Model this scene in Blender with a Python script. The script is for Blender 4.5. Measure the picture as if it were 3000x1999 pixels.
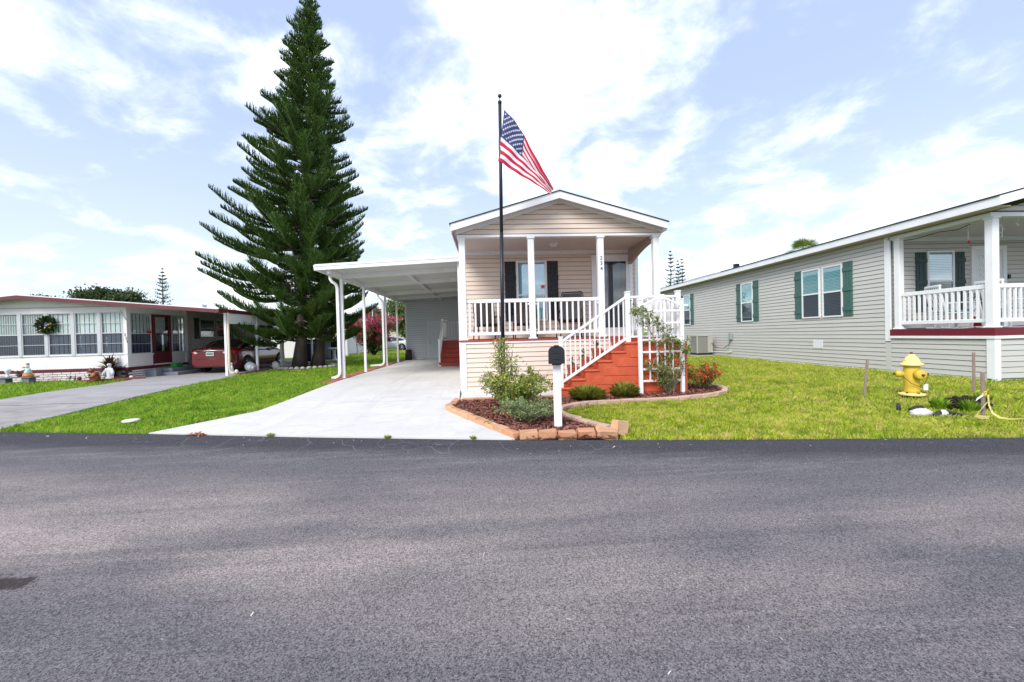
import bpy, math, random
import numpy as np
from mathutils import Vector, Matrix
random.seed(7); RNG = np.random.default_rng(11)
for o in list(bpy.data.objects): bpy.data.objects.remove(o)
scene = bpy.context.scene
COL = scene.collection

# ------------------------------------------------------------------ camera
F_PX, ROLL, PITCH, YAW = 1200.0, 0.026, 0.0142, math.radians(3.29)
cam_d = bpy.data.cameras.new('camera'); cam = bpy.data.objects.new('camera', cam_d); COL.objects.link(cam)
cam_d.sensor_width = 36.0; cam_d.lens = F_PX/3000*36; cam_d.clip_start = .05; cam_d.clip_end = 3000
_f0 = Vector((math.sin(YAW), math.cos(YAW), 0)); _r0 = Vector((math.cos(YAW), -math.sin(YAW), 0)); _z = Vector((0, 0, 1))
_fw = _f0*math.cos(PITCH) - _z*math.sin(PITCH); _up = _f0*math.sin(PITCH) + _z*math.cos(PITCH)
_U = _r0*math.cos(ROLL) - _up*math.sin(ROLL); _V = _r0*math.sin(ROLL) + _up*math.cos(ROLL)
cam.matrix_world = Matrix(((_U.x, _V.x, -_fw.x, 0), (_U.y, _V.y, -_fw.y, 0), (_U.z, _V.z, -_fw.z, 1.45), (0, 0, 0, 1)))
scene.camera = cam

# ------------------------------------------------------------------ sky, sun, exposure
SUN_TO = Vector((-.42, -.62, .66)).normalized()
w = bpy.data.worlds.new('World'); scene.world = w; w.use_nodes = True
nt = w.node_tree; nt.nodes.clear(); N = nt.nodes.new; L = nt.links.new
sky = N('ShaderNodeTexSky'); sky.sky_type = 'NISHITA'; sky.sun_disc = False
sky.sun_elevation = math.asin(SUN_TO.z); sky.sun_rotation = math.atan2(SUN_TO.x, SUN_TO.y)
sky.air_density = 1.0; sky.dust_density = 1.2; sky.ozone_density = 1.2
tc = N('ShaderNodeTexCoord'); sep = N('ShaderNodeSeparateXYZ'); L(tc.outputs['Generated'], sep.inputs[0])
mz = N('ShaderNodeMath'); mz.operation = 'MAXIMUM'; L(sep.outputs['Z'], mz.inputs[0]); mz.inputs[1].default_value = 0.0
az = N('ShaderNodeMath'); az.operation = 'ADD'; L(mz.outputs[0], az.inputs[0]); az.inputs[1].default_value = .22
dv = N('ShaderNodeVectorMath'); dv.operation = 'DIVIDE'; L(tc.outputs['Generated'], dv.inputs[0])
cx = N('ShaderNodeCombineXYZ'); [L(az.outputs[0], cx.inputs[i]) for i in range(3)]; L(cx.outputs[0], dv.inputs[1])
mp = N('ShaderNodeMapping'); L(dv.outputs[0], mp.inputs[0]); mp.inputs['Location'].default_value = (6.37, 6.0, 0); mp.inputs['Scale'].default_value = (1, 1, 0)
mp.inputs['Rotation'].default_value = (0, 0, .5)
def noise(scale, detail, rough, dist=0.0):
    n = N('ShaderNodeTexNoise'); n.inputs['Scale'].default_value = scale; n.inputs['Detail'].default_value = detail
    n.inputs['Roughness'].default_value = rough; n.inputs['Distortion'].default_value = dist; L(mp.outputs[0], n.inputs['Vector']); return n
n1 = noise(.95, 3, .5, .3); n2 = noise(3.6, 10, .60, .25)
mx = N('ShaderNodeMath'); mx.operation = 'MULTIPLY_ADD'; L(n2.outputs['Fac'], mx.inputs[0]); mx.inputs[1].default_value = .95; L(n1.outputs['Fac'], mx.inputs[2])
rp = N('ShaderNodeMapRange'); rp.interpolation_type = 'SMOOTHSTEP'; L(mx.outputs[0], rp.inputs[0]); rp.inputs[1].default_value = .875; rp.inputs[2].default_value = 1.60
veil = N('ShaderNodeMix'); veil.data_type = 'RGBA'; veil.inputs[0].default_value = .70
skm = N('ShaderNodeVectorMath'); skm.operation = 'SCALE'; L(sky.outputs[0], skm.inputs[0]); skm.inputs['Scale'].default_value = .84
L(skm.outputs[0], veil.inputs[6]); hz = N('ShaderNodeMix'); hz.data_type = 'RGBA'; hm = N('ShaderNodeMapRange'); hm.interpolation_type = 'SMOOTHSTEP'; L(mz.outputs[0], hm.inputs[0]); hm.inputs[1].default_value = 0; hm.inputs[2].default_value = .5
L(hm.outputs[0], hz.inputs[0]); hz.inputs[6].default_value = (5.0, 5.6, 6.3, 1); hz.inputs[7].default_value = (3.35, 4.05, 5.85, 1); L(hz.outputs[2], veil.inputs[7])      # haze, whiter towards the horizon
cl = N('ShaderNodeMix'); cl.data_type = 'RGBA'; L(rp.outputs[0], cl.inputs[0]); L(veil.outputs[2], cl.inputs[6]); cl.inputs[7].default_value = (16.5, 16.6, 17.0, 1)
bg = N('ShaderNodeBackground'); L(cl.outputs[2], bg.inputs[0]); bg.inputs[1].default_value = 0.09
wo = N('ShaderNodeOutputWorld'); L(bg.outputs[0], wo.inputs[0])

sd = bpy.data.lights.new('sun', 'SUN'); sd.energy = 1.5; sd.angle = math.radians(25); sd.color = (1, .95, .87)
sun = bpy.data.objects.new('sun', sd); COL.objects.link(sun); sun.location = (-8, -6, 30)
sun.rotation_euler = SUN_TO.to_track_quat('Z', 'Y').to_euler()
vs = scene.view_settings; vs.view_transform = 'Standard'; vs.look = 'None'; vs.exposure = 1.24; vs.gamma = 1.0; vs.use_curve_mapping = False
scene.cycles.max_bounces = 6; scene.cycles.diffuse_bounces = 4; scene.cycles.glossy_bounces = 3; scene.cycles.transmission_bounces = 4; scene.cycles.transparent_max_bounces = 10

# ------------------------------------------------------------------ helpers
WL = {}
def tag(o, label=None, cat=None, group=None, kind=None):
    if label: o['label'] = label
    if cat: o['category'] = cat
    if group: o['group'] = group
    if kind: o['kind'] = kind
    return o
def link(o, loc, parent=None):
    COL.objects.link(o); loc = Vector(loc); WL[o.name] = loc
    if parent is not None:
        o.parent = parent; o.location = loc - WL[parent.name]
    else: o.location = loc
    return o
def empty(name, loc, label=None, cat=None, group=None):
    o = bpy.data.objects.new(name, None); o.empty_display_size = .1; link(o, loc); return tag(o, label, cat, group)
def ss(t): t = min(1, max(0, t)); return t*t*(3-2*t)
def gz(x, y):
    w = ss((x-5)/4)
    return (1-w)*.16*ss((y-5.5)/8) + w*.145*ss((y-5)/3.6)
def gzn(x, y):
    s = lambda t: (lambda u: u*u*(3-2*u))(np.clip(t, 0, 1))
    w = s((x-5)/4); return (1-w)*.16*s((y-5.5)/8) + w*.145*s((y-5)/3.6)

class MB:
    def __init__(s): s.v = []; s.f = []; s.sm = []; s.mi = []; s.cur = 0
    def add(s, vs, fs, smooth=False):
        b = len(s.v); s.v += [tuple(p) for p in vs]; s.f += [tuple(i+b for i in f) for f in fs]; s.sm += [smooth]*len(fs); s.mi += [s.cur]*len(fs); return s
    def box(s, x0, x1, y0, y1, z0, z1):
        x0, x1 = min(x0, x1), max(x0, x1); y0, y1 = min(y0, y1), max(y0, y1); z0, z1 = min(z0, z1), max(z0, z1)
        return s.add([(x0,y0,z0),(x1,y0,z0),(x1,y1,z0),(x0,y1,z0),(x0,y0,z1),(x1,y0,z1),(x1,y1,z1),(x0,y1,z1)],
              [(0,3,2,1),(4,5,6,7),(0,1,5,4),(1,2,6,5),(2,3,7,6),(3,0,4,7)])
    def cbox(s, x0, x1, y0, y1, z0, z1, c=.004):       # chamfered box
        P = []; idx = {}
        for i, x in enumerate((x0, x1)):
            for j, y in enumerate((y0, y1)):
                for k, z in enumerate((z0, z1)):
                    sx, sy, sz = (1, -1)[i]*c, (1, -1)[j]*c, (1, -1)[k]*c
                    idx[i,j,k,0] = len(P); P.append((x, y+sy, z+sz))
                    idx[i,j,k,1] = len(P); P.append((x+sx, y, z+sz))
                    idx[i,j,k,2] = len(P); P.append((x+sx, y+sy, z))
        Fs = []
        for i in (0, 1):
            Fs.append([idx[i,0,0,0], idx[i,1,0,0], idx[i,1,1,0], idx[i,0,1,0]]); Fs.append([idx[0,i,0,1], idx[1,i,0,1], idx[1,i,1,1], idx[0,i,1,1]]); Fs.append([idx[0,0,i,2], idx[1,0,i,2], idx[1,1,i,2], idx[0,1,i,2]])
            for j in (0, 1):
                Fs.append([idx[i,j,0,0], idx[i,j,1,0], idx[i,j,1,1], idx[i,j,0,1]]); Fs.append([idx[i,0,j,0], idx[i,1,j,0], idx[i,1,j,2], idx[i,0,j,2]]); Fs.append([idx[0,i,j,1], idx[1,i,j,1], idx[1,i,j,2], idx[0,i,j,2]])
                for k in (0, 1): Fs.append([idx[i,j,k,0], idx[i,j,k,1], idx[i,j,k,2]])
        c0 = Vector(((x0+x1)/2, (y0+y1)/2, (z0+z1)/2)); out = []
        for f in Fs:
            a, b, d = (Vector(P[f[q]]) for q in range(3)); n = (b-a).cross(d-a); m = sum((Vector(P[q]) for q in f), Vector())/len(f)
            out.append(tuple(f) if n.dot(m-c0) > 0 else tuple(reversed(f)))
        return s.add(P, out)
    def tube(s, pts, r, n=8, smooth=True, cap=True, sq=None):
        pts = [Vector(p) for p in pts]; m = len(pts); rs = r if isinstance(r, (list, tuple)) else [r]*m; vs = []; up = None
        for i, p in enumerate(pts):
            t = (pts[min(i+1, m-1)]-pts[max(i-1, 0)]).normalized()
            if up is None: up = Vector((0, 0, 1)) if abs(t.z) < .9 else Vector((1, 0, 0))
            a = t.cross(up).normalized(); b = a.cross(t).normalized(); up = b
            for k in range(n):
                th = 2*math.pi*(k+.5)/n; vs.append(p + (a*math.cos(th) + b*math.sin(th))*rs[i])
        fs = [(i*n+k, i*n+(k+1) % n, (i+1)*n+(k+1) % n, (i+1)*n+k) for i in range(m-1) for k in range(n)]
        if cap: fs += [tuple(reversed(range(n))), tuple(range((m-1)*n, m*n))]
        return s.add(vs, fs, smooth)
    def lathe(s, prof, c=(0, 0, 0), n=20, smooth=True, M=None):
        vs = []
        for r, z in prof:
            for k in range(n):
                th = 2*math.pi*k/n; p = Vector((r*math.cos(th), r*math.sin(th), z))
                if M is not None: p = M @ p
                vs.append(p + Vector(c))
        m = len(prof)
        fs = [(i*n+k, i*n+(k+1) % n, (i+1)*n+(k+1) % n, (i+1)*n+k) for i in range(m-1) for k in range(n)]
        fs += [tuple(reversed(range(n))), tuple(range((m-1)*n, m*n))]
        return s.add(vs, fs, smooth)
    def prism(s, poly, d, o=(0, 0, 0)):          # poly = list of 3-D points (ccw seen from -d), extruded by vector d
        d = Vector(d); P = [Vector(p)+Vector(o) for p in poly]; n = len(P)
        nn = sum(((P[i]-P[0]).cross(P[(i+1) % n]-P[0]) for i in range(n)), Vector())
        if nn.dot(d) > 0: P = P[::-1]
        return s.add(P+[p+d for p in P], [tuple(range(n)), tuple(range(2*n-1, n-1, -1))] + [(i, i+n, (i+1) % n+n, (i+1) % n) for i in range(n)])
    def blob(s, c, r, n=10, m=7, jit=0.0, seed=0, M=None):
        rr = random.Random(seed); vs = [Vector((0, 0, -1))]; rx = r if isinstance(r, (tuple, list)) else (r, r, r)
        for i in range(1, m):
            ph = -math.pi/2 + math.pi*i/m
            for k in range(n):
                th = 2*math.pi*(k+.5*(i % 2))/n; vs.append(Vector((math.cos(ph)*math.cos(th), math.cos(ph)*math.sin(th), math.sin(ph)))*(1+rr.uniform(-jit, jit)))
        vs.append(Vector((0, 0, 1))); out = []
        for p in vs:
            p = Vector((p.x*rx[0], p.y*rx[1], p.z*rx[2]))
            if M is not None: p = M @ p
            out.append(p+Vector(c))
        fs = [(0, 1+(k+1) % n, 1+k) for k in range(n)]
        for i in range(m-2):
            a = 1+i*n; fs += [(a+k, a+(k+1) % n, a+n+(k+1) % n, a+n+k) for k in range(n)]
        t = len(vs)-1; a = 1+(m-2)*n; fs += [(a+k, a+(k+1) % n, t) for k in range(n)]
        return s.add(out, fs, True)
    def build(s, name, mat, parent=None, label=None, cat=None, group=None, kind=None, origin=None):
        xs, ys, zs = zip(*s.v)
        o0 = Vector(origin) if origin is not None else Vector(((min(xs)+max(xs))/2, (min(ys)+max(ys))/2, min(zs)))
        me = bpy.data.meshes.new(name); me.from_pydata([(p[0]-o0.x, p[1]-o0.y, p[2]-o0.z) for p in s.v], [], s.f)
        me.polygons.foreach_set('use_smooth', s.sm)
        for mm in (mat if isinstance(mat, (list, tuple)) else [mat]): me.materials.append(mm)
        if isinstance(mat, (list, tuple)): me.polygons.foreach_set('material_index', s.mi)
        me.update(); o = bpy.data.objects.new(name, me); link(o, o0, parent); return tag(o, label, cat, group, kind)
def bx(name, mat, parent, *b, c=0, **kw):
    m = MB(); (m.cbox(*b, c=c) if c else m.box(*b)); return m.build(name, mat, parent, **kw)
PC = {}
def piece(name, mat, parent, cxyz, size, rz=0, c=0, jit=0, seed=0, **kw):   # a box piece whose mesh data is shared by size
    key = (name, mat.name, tuple(round(v, 4) for v in size), c, jit, seed)
    if key not in PC:
        m = MB(); sx, sy, sz = size
        (m.cbox(-sx/2, sx/2, -sy/2, sy/2, -sz/2, sz/2, c=c) if c else m.box(-sx/2, sx/2, -sy/2, sy/2, -sz/2, sz/2))
        if jit:
            r = random.Random(seed); m.v = [tuple(q+r.uniform(-jit, jit) for q in p) for p in m.v]
        me = bpy.data.meshes.new(name); me.from_pydata(m.v, [], m.f); me.materials.append(mat); PC[key] = me
    o = bpy.data.objects.new(name, PC[key]); o.rotation_euler = (0, 0, rz) if not isinstance(rz, (tuple, list)) else rz
    link(o, cxyz, parent); return tag(o, **kw)
def np_obj(name, V, mat, parent=None, origin=(0, 0, 0), smooth=False, **kw):   # V: (faces, corners, 3), unshared
    nf, k, _ = V.shape; me = bpy.data.meshes.new(name); o0 = np.array(origin, dtype=np.float32)
    me.vertices.add(nf*k); me.vertices.foreach_set('co', (V.reshape(-1, 3)-o0).astype(np.float32).ravel())
    me.loops.add(nf*k); me.loops.foreach_set('vertex_index', np.arange(nf*k, dtype=np.int32))
    me.polygons.add(nf); me.polygons.foreach_set('loop_start', np.arange(0, nf*k, k, dtype=np.int32))
    if smooth: me.polygons.foreach_set('use_smooth', np.ones(nf, dtype=bool))
    me.update(calc_edges=True); me.materials.append(mat)
    o = bpy.data.objects.new(name, me); link(o, origin, parent); return tag(o, **kw)

# ------------------------------------------------------------------ materials
MT = {}
def mat(name, col, rough=.6, var=.08, scale=3.0, bump=0.0, bscale=60.0, metal=0.0, spec=.4, objvar=0.0, stretch=None, island=0.0, col2=None, coat=0.0, dirt=0.0, sub=0.0):
    m = bpy.data.materials.new(name); m.use_nodes = True; t = m.node_tree; b = t.nodes['Principled BSDF']
    n = t.nodes.new; l = t.links.new
    c = n('ShaderNodeTexCoord'); mp = n('ShaderNodeMapping'); l(c.outputs['Object'], mp.inputs[0])
    if stretch: mp.inputs['Scale'].default_value = stretch
    nz = n('ShaderNodeTexNoise'); nz.inputs['Scale'].default_value = scale; nz.inputs['Detail'].default_value = 5; l(mp.outputs[0], nz.inputs['Vector'])
    fac = nz.outputs['Fac']
    if island or objvar:
        src = n('ShaderNodeNewGeometry').outputs['Random Per Island'] if island else n('ShaderNodeObjectInfo').outputs['Random']
        am = island or objvar
        q = n('ShaderNodeMath'); q.operation = 'MULTIPLY'; l(src, q.inputs[0]); q.inputs[1].default_value = am
        q2 = n('ShaderNodeMath'); q2.operation = 'MULTIPLY_ADD'; l(fac, q2.inputs[0]); q2.inputs[1].default_value = 1-am; l(q.outputs[0], q2.inputs[2]); fac = q2.outputs[0]
    mr = n('ShaderNodeMapRange'); l(fac, mr.inputs[0]); mr.inputs[1].default_value = .28 if not island else .12; mr.inputs[2].default_value = .72 if not island else .88
    mi = n('ShaderNodeMix'); mi.data_type = 'RGBA'; l(mr.outputs[0], mi.inputs[0])
    if col2 is None:
        mi.inputs[6].default_value = tuple(v*(1-var) for v in col)+(1,); mi.inputs[7].default_value = tuple(min(1, v*(1+var)) for v in col)+(1,)
    else: mi.inputs[6].default_value = tuple(col)+(1,); mi.inputs[7].default_value = tuple(col2)+(1,)
    out = mi.outputs[2]
    if dirt:
        nd = n('ShaderNodeTexNoise'); nd.inputs['Scale'].default_value = 1.3; nd.inputs['Detail'].default_value = 8; nd.inputs['Roughness'].default_value = .7; l(c.outputs['Object'], nd.inputs['Vector'])
        rr = n('ShaderNodeMapRange'); l(nd.outputs['Fac'], rr.inputs[0]); rr.inputs[1].default_value = .5; rr.inputs[2].default_value = .75; rr.inputs[4].default_value = dirt
        mm = n('ShaderNodeMix'); mm.data_type = 'RGBA'; mm.blend_type = 'MULTIPLY'; l(rr.outputs[0], mm.inputs[0]); l(out, mm.inputs[6]); mm.inputs[7].default_value = (.45, .42, .36, 1); out = mm.outputs[2]
    l(out, b.inputs['Base Color']); b.inputs['Roughness'].default_value = rough; b.inputs['Metallic'].default_value = metal
    b.inputs['Specular IOR Level'].default_value = spec; b.inputs['Coat Weight'].default_value = coat; b.inputs['Coat Roughness'].default_value = .05
    if bump:
        nb = n('ShaderNodeTexNoise'); nb.inputs['Scale'].default_value = bscale; nb.inputs['Detail'].default_value = 4; l(mp.outputs[0], nb.inputs['Vector'])
        bu = n('ShaderNodeBump'); bu.inputs['Strength'].default_value = bump; bu.inputs['Distance'].default_value = .02; l(nb.outputs['Fac'], bu.inputs['Height']); l(bu.outputs[0], b.inputs['Normal'])
    if sub:   # thin leaf: let some light through
        ad = n('ShaderNodeMixShader'); tr = n('ShaderNodeBsdfTranslucent'); l(out, tr.inputs[0]); ad.inputs[0].default_value = sub
        l(b.outputs[0], ad.inputs[1]); l(tr.outputs[0], ad.inputs[2]); l(ad.outputs[0], t.nodes['Material Output'].inputs[0])
    MT[name] = m; return m
def glass(name, tint, refl, rough=.02, alpha=.6):     # window pane: part mirror, part see-through
    m = bpy.data.materials.new(name); m.use_nodes = True; t = m.node_tree; t.nodes.clear(); n = t.nodes.new; l = t.links.new
    g = n('ShaderNodeBsdfGlossy'); g.inputs['Roughness'].default_value = rough; g.inputs[0].default_value = (.95, .98, 1, 1)
    tr = n('ShaderNodeBsdfTransparent'); tr.inputs[0].default_value = tuple(tint)+(1,)
    fr = n('ShaderNodeFresnel'); fr.inputs[0].default_value = 1.5
    ma = n('ShaderNodeMath'); ma.operation = 'ADD'; ma.use_clamp = True; l(fr.outputs[0], ma.inputs[0]); ma.inputs[1].default_value = refl
    ge = n('ShaderNodeNewGeometry'); iv = n('ShaderNodeMath'); iv.operation = 'SUBTRACT'; iv.inputs[0].default_value = 1; l(ge.outputs['Backfacing'], iv.inputs[1])
    mu = n('ShaderNodeMath'); mu.operation = 'MULTIPLY'; l(ma.outputs[0], mu.inputs[0]); l(iv.outputs[0], mu.inputs[1])
    mx = n('ShaderNodeMixShader'); l(mu.outputs[0], mx.inputs[0]); l(tr.outputs[0], mx.inputs[1]); l(g.outputs[0], mx.inputs[2])
    o = n('ShaderNodeOutputMaterial'); l(mx.outputs[0], o.inputs[0]); MT[name] = m; return m

WHITE = mat('white_vinyl', (.80, .81, .83), .42, .04, 2, spec=.45, dirt=.22)
WHITE_AL = mat('white_aluminium', (.72, .74, .76), .42, .04, 2, dirt=.15)
BEIGE = mat('beige_siding', (.69, .58, .49), .55, .04, 1.2, objvar=.35, bump=.08, bscale=40, stretch=(1, 1, 6), dirt=.08)
BEIGE_B = mat('beige_backing', (.34, .26, .21), .8, .05)
GREY = mat('grey_siding', (.52, .51, .485), .5, .04, 1.2, objvar=.35, bump=.08, bscale=40, stretch=(1, 1, 6), dirt=.08)
GREY_B = mat('grey_backing', (.22, .23, .22), .8, .05)
SHEDW = mat('pale_siding', (.60, .64, .68), .5, .03, 1.2, objvar=.3)
SHED_B = mat('pale_backing', (.33, .36, .39), .8, .05)
SHINGLE = mat('dark_shingle', (.05, .05, .055), .9, .25, 12, bump=.5, bscale=80)
TERRA = mat('terracotta_paint', (.54, .095, .040), .62, .16, 4, bump=.25, bscale=25, dirt=.35)
DECKRED = mat('red_deck_paint', (.36, .055, .03), .6, .12, 5, objvar=.3)
BLACK = mat('black_paint', (.012, .014, .02), .5, .15, 4)
POLE = mat('dark_pole_paint', (.018, .02, .028), .42, .12, 4)
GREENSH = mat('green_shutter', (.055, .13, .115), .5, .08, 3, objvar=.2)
GREENSH_SHADED = mat('green_shutter_shaded', (.018, .045, .045), .5, .08, 3, objvar=.2)  # same green shutters, with the porch shade put into a darker colour
MAROON = mat('maroon_paint', (.12, .018, .028), .5, .1, 3)
MAROON_F = mat('maroon_fascia', (.135, .033, .042), .5, .12, 2, dirt=.2)
CREAM = mat('cream_panel', (.78, .76, .76), .6, .04, 1.0, dirt=.15)
TAUPE = mat('taupe_metal_siding', (.46, .44, .43), .5, .05, 2)
GREYFR = mat('grey_aluminium_frame', (.52, .53, .56), .4, .06, 3)
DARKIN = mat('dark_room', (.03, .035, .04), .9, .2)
BLIND = mat('white_blind', (.72, .74, .74), .6, .04, 3)
BLINDV = mat('grey_vertical_blind', (.55, .58, .60), .6, .08, 3, objvar=.4)
GLASS = glass('window_glass', (.74, .90, .92), .12)
GLASS_B = glass('bright_window_glass', (.72, .9, .95), .28)
GLASS_P = glass('porch_window_glass', (.86, .9, .9), .04)
GLASS_D = glass('dark_window_glass', (.52, .57, .62), .06)
SCREEN = glass('insect_screen', (.50, .53, .60), .03, .3)
CHROME = mat('chrome', (.75, .76, .78), .12, .02, metal=1)
CONC = None
# ------------------------------------------------------------------ ground, road, driveways
import bmesh
def sheet(name, poly, off, m, thick=0.0, label=None, kind='structure', cat=None, parent=None, step=.7):
    bm = bmesh.new(); vs = [bm.verts.new((x, y, 0)) for x, y in poly]; bm.faces.new(vs)
    ys = [p[1] for p in poly]; xs = [p[0] for p in poly]
    y = max(min(ys), 5.0)
    while y < min(max(ys), 13.6):
        bmesh.ops.bisect_plane(bm, geom=bm.verts[:]+bm.edges[:]+bm.faces[:], plane_co=(0, y, 0), plane_no=(0, 1, 0)); y += step
    for x in (5, 5.7, 6.4, 7, 7.6, 8.3, 9):
        if min(xs) < x < max(xs): bmesh.ops.bisect_plane(bm, geom=bm.verts[:]+bm.edges[:]+bm.faces[:], plane_co=(x, 0, 0), plane_no=(1, 0, 0))
    for v in bm.verts: v.co.z = gz(v.co.x, v.co.y)+off
    bm.normal_update()
    for f in bm.faces:
        if f.normal.z < 0: f.normal_flip()
    if thick:
        be = [e for e in bm.edges if e.is_boundary]; r = bmesh.ops.extrude_edge_only(bm, edges=be)
        for v in r['geom']:
            if isinstance(v, bmesh.types.BMVert): v.co.z -= thick
    me = bpy.data.meshes.new(name); bm.to_mesh(me); bm.free(); me.materials.append(m)
    o = bpy.data.objects.new(name, me); link(o, (0, 0, 0), parent); return tag(o, label, cat, None, kind)

def nodes(name, rough=.9, spec=.3):
    m = bpy.data.materials.new(name); m.use_nodes = True; t = m.node_tree; b = t.nodes['Principled BSDF']
    b.inputs['Roughness'].default_value = rough; b.inputs['Specular IOR Level'].default_value = spec
    n = t.nodes.new; l = t.links.new; c = n('ShaderNodeTexCoord').outputs['Object']
    def nz(scale, det=4, ro=.5, st=None, dist=0, loc=None):
        v = c
        if st or loc:
            mp = n('ShaderNodeMapping'); l(c, mp.inputs[0])
            if st: mp.inputs['Scale'].default_value = st
            if loc: mp.inputs['Location'].default_value = loc
            v = mp.outputs[0]
        q = n('ShaderNodeTexNoise'); q.inputs['Scale'].default_value = scale; q.inputs['Detail'].default_value = det; q.inputs['Roughness'].default_value = ro; q.inputs['Distortion'].default_value = dist; l(v, q.inputs['Vector']); return q.outputs['Fac']
    def mr(x, a, b_, lo=0, hi=1):
        q = n('ShaderNodeMapRange'); l(x, q.inputs[0]); q.inputs[1].default_value = a; q.inputs[2].default_value = b_; q.inputs[3].default_value = lo; q.inputs[4].default_value = hi; return q.outputs[0]
    def mix(f, a, b_, mode='MIX'):
        q = n('ShaderNodeMix'); q.data_type = 'RGBA'; q.blend_type = mode
        l(f, q.inputs[0]) if not isinstance(f, (int, float)) else setattr(q.inputs[0], 'default_value', f)
        for i, s in ((6, a), (7, b_)):
            if isinstance(s, tuple): q.inputs[i].default_value = s+(1,)
            else: l(s, q.inputs[i])
        return q.outputs[2]
    def ma(op, a, b_=None, c_=None):
        q = n('ShaderNodeMath'); q.operation = op
        for i, s in enumerate((a, b_, c_)):
            if s is None: continue
            if isinstance(s, (int, float)): q.inputs[i].default_value = s
            else: l(s, q.inputs[i])
        return q.outputs[0]
    def bump(h, s, d=.01):
        q = n('ShaderNodeBump'); q.inputs['Strength'].default_value = s; q.inputs['Distance'].default_value = d; l(h, q.inputs['Height']); l(q.outputs[0], b.inputs['Normal'])
    sp = n('ShaderNodeSeparateXYZ'); l(c, sp.inputs[0])
    def vor(scale, feat='F1'):
        q = n('ShaderNodeTexVoronoi'); q.feature = feat; q.inputs['Scale'].default_value = scale; l(c, q.inputs['Vector']); return q
    return m, dict(n=n, l=l, c=c, nz=nz, mr=mr, mix=mix, ma=ma, bump=bump, X=sp.outputs[0], Y=sp.outputs[1], b=b, vor=vor)

# asphalt: worn aggregate, pale dusty patches along the middle, fresher dark seal along the yard edge
ASPH, k = nodes('asphalt', .92, .12)
sp1 = k['nz'](105, 4, .85); sp2 = k['vor'](230).outputs['Color']; pat = k['nz'](.62, 3, .5, (.45, 1.2, 1), .4); pat2 = k['nz'](1.7, 5, .6, (.5, 1.6, 1)); st = k['nz'](1.2, 3, .5, (.25, 9, 1))
edge = k['ma']('MULTIPLY_ADD', k['X'], .185, k['Y'])                        # distance across the road, ~5.72 at the yard edge
pm = k['ma']('MULTIPLY', k['mr'](pat, .37, .61, .0, 1), k['mr'](edge, 4.4, 3.2))
pm = k['ma']('MULTIPLY', pm, k['mr'](edge, 1.75, 2.6, .12, 1))
pm = k['ma']('ADD', pm, k['ma']('MULTIPLY', k['mr'](st, .6, .75), .25))
base = k['mix'](pm, (.128, .122, .129), (.325, .270, .255))
base = k['mix'](k['mr'](pat2, .35, .75), base, k['mix'](.32, base, (.06, .06, .075)))
sl = k['ma']('MULTIPLY', k['mr'](k['nz'](2.3, 5, .6, (.35, 2.2, 1), 0, (3, 1, 0)), .5, .72), k['mr'](edge, 4.4, 4.7)); sl = k['ma']('MULTIPLY', sl, k['mr'](edge, 5.25, 4.95))
seal = k['mr'](k['ma']('MULTIPLY_ADD', pat2, .5, edge), 5.0, 5.55)
base = k['mix'](k['ma']('MULTIPLY', seal, .85), base, (.038, .038, .047))
base = k['mix'](k['ma']('MULTIPLY', sl, .6), base, (.22, .20, .20))
tm = k['ma']('MULTIPLY', k['mr'](k['nz'](1.0, 3, .5, (.12, 7, 1), .1, (2, 7, 0)), .56, .68, 0, .28), k['mr'](edge, 3.9, 3.3)); base = k['mix'](tm, base, (.06, .058, .07))
base = k['mix'](1.0, base, k['mr'](sp1, .34, .66, .0, 2.25), 'MULTIPLY')
sx = k['n']('ShaderNodeSeparateColor'); k['l'](sp2, sx.inputs[0])
base = k['mix'](k['mr'](sx.outputs[0], .86, .97, 0, .35), base, (.42, .38, .34)); base = k['mix'](k['mr'](sx.outputs[1], .86, .97, 0, .6), base, (.02, .02, .025))
# two oily stains at the far left of the lane, pale hairline cracks by the driveway
dx = k['ma']('MULTIPLY', k['ma']('ADD', k['X'], 3.15), .9); dy = k['ma']('MULTIPLY', k['ma']('ADD', k['Y'], -2.70), 3.4)
dd = k['ma']('SQRT', k['ma']('ADD', k['ma']('MULTIPLY', dx, dx), k['ma']('MULTIPLY', dy, dy)))
dd = k['ma']('ADD', dd, k['ma']('MULTIPLY', k['nz'](7, 5, .7), 1.1))
base = k['mix'](k['mr'](dd, .86, .76, 0, .8), base, (.030, .022, .020))
cr = k['n']('ShaderNodeTexVoronoi'); cr.feature = 'DISTANCE_TO_EDGE'; cr.inputs['Scale'].default_value = 1.15
wv = k['n']('ShaderNodeVectorMath'); wv.operation = 'ADD'; nn_ = k['n']('ShaderNodeTexNoise'); nn_.inputs['Scale'].default_value = .9; k['l'](k['c'], nn_.inputs['Vector']); k['l'](k['c'], wv.inputs[0]); k['l'](nn_.outputs['Color'], wv.inputs[1]); k['l'](wv.outputs[0], cr.inputs['Vector'])
ck = k['ma']('MULTIPLY', k['mr'](cr.outputs['Distance'], .009, .003), k['ma']('MULTIPLY', k['mr'](edge, 4.7, 5.1), k['ma']('MULTIPLY', k['mr'](k['X'], 2.0, 1.2), k['mr'](k['X'], -6.5, -5.0))))
base = k['mix'](k['ma']('MULTIPLY', ck, .4), base, (.24, .24, .26))
k['l'](base, k['b'].inputs['Base Color']); k['bump'](sp1, .55, .012)

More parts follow.
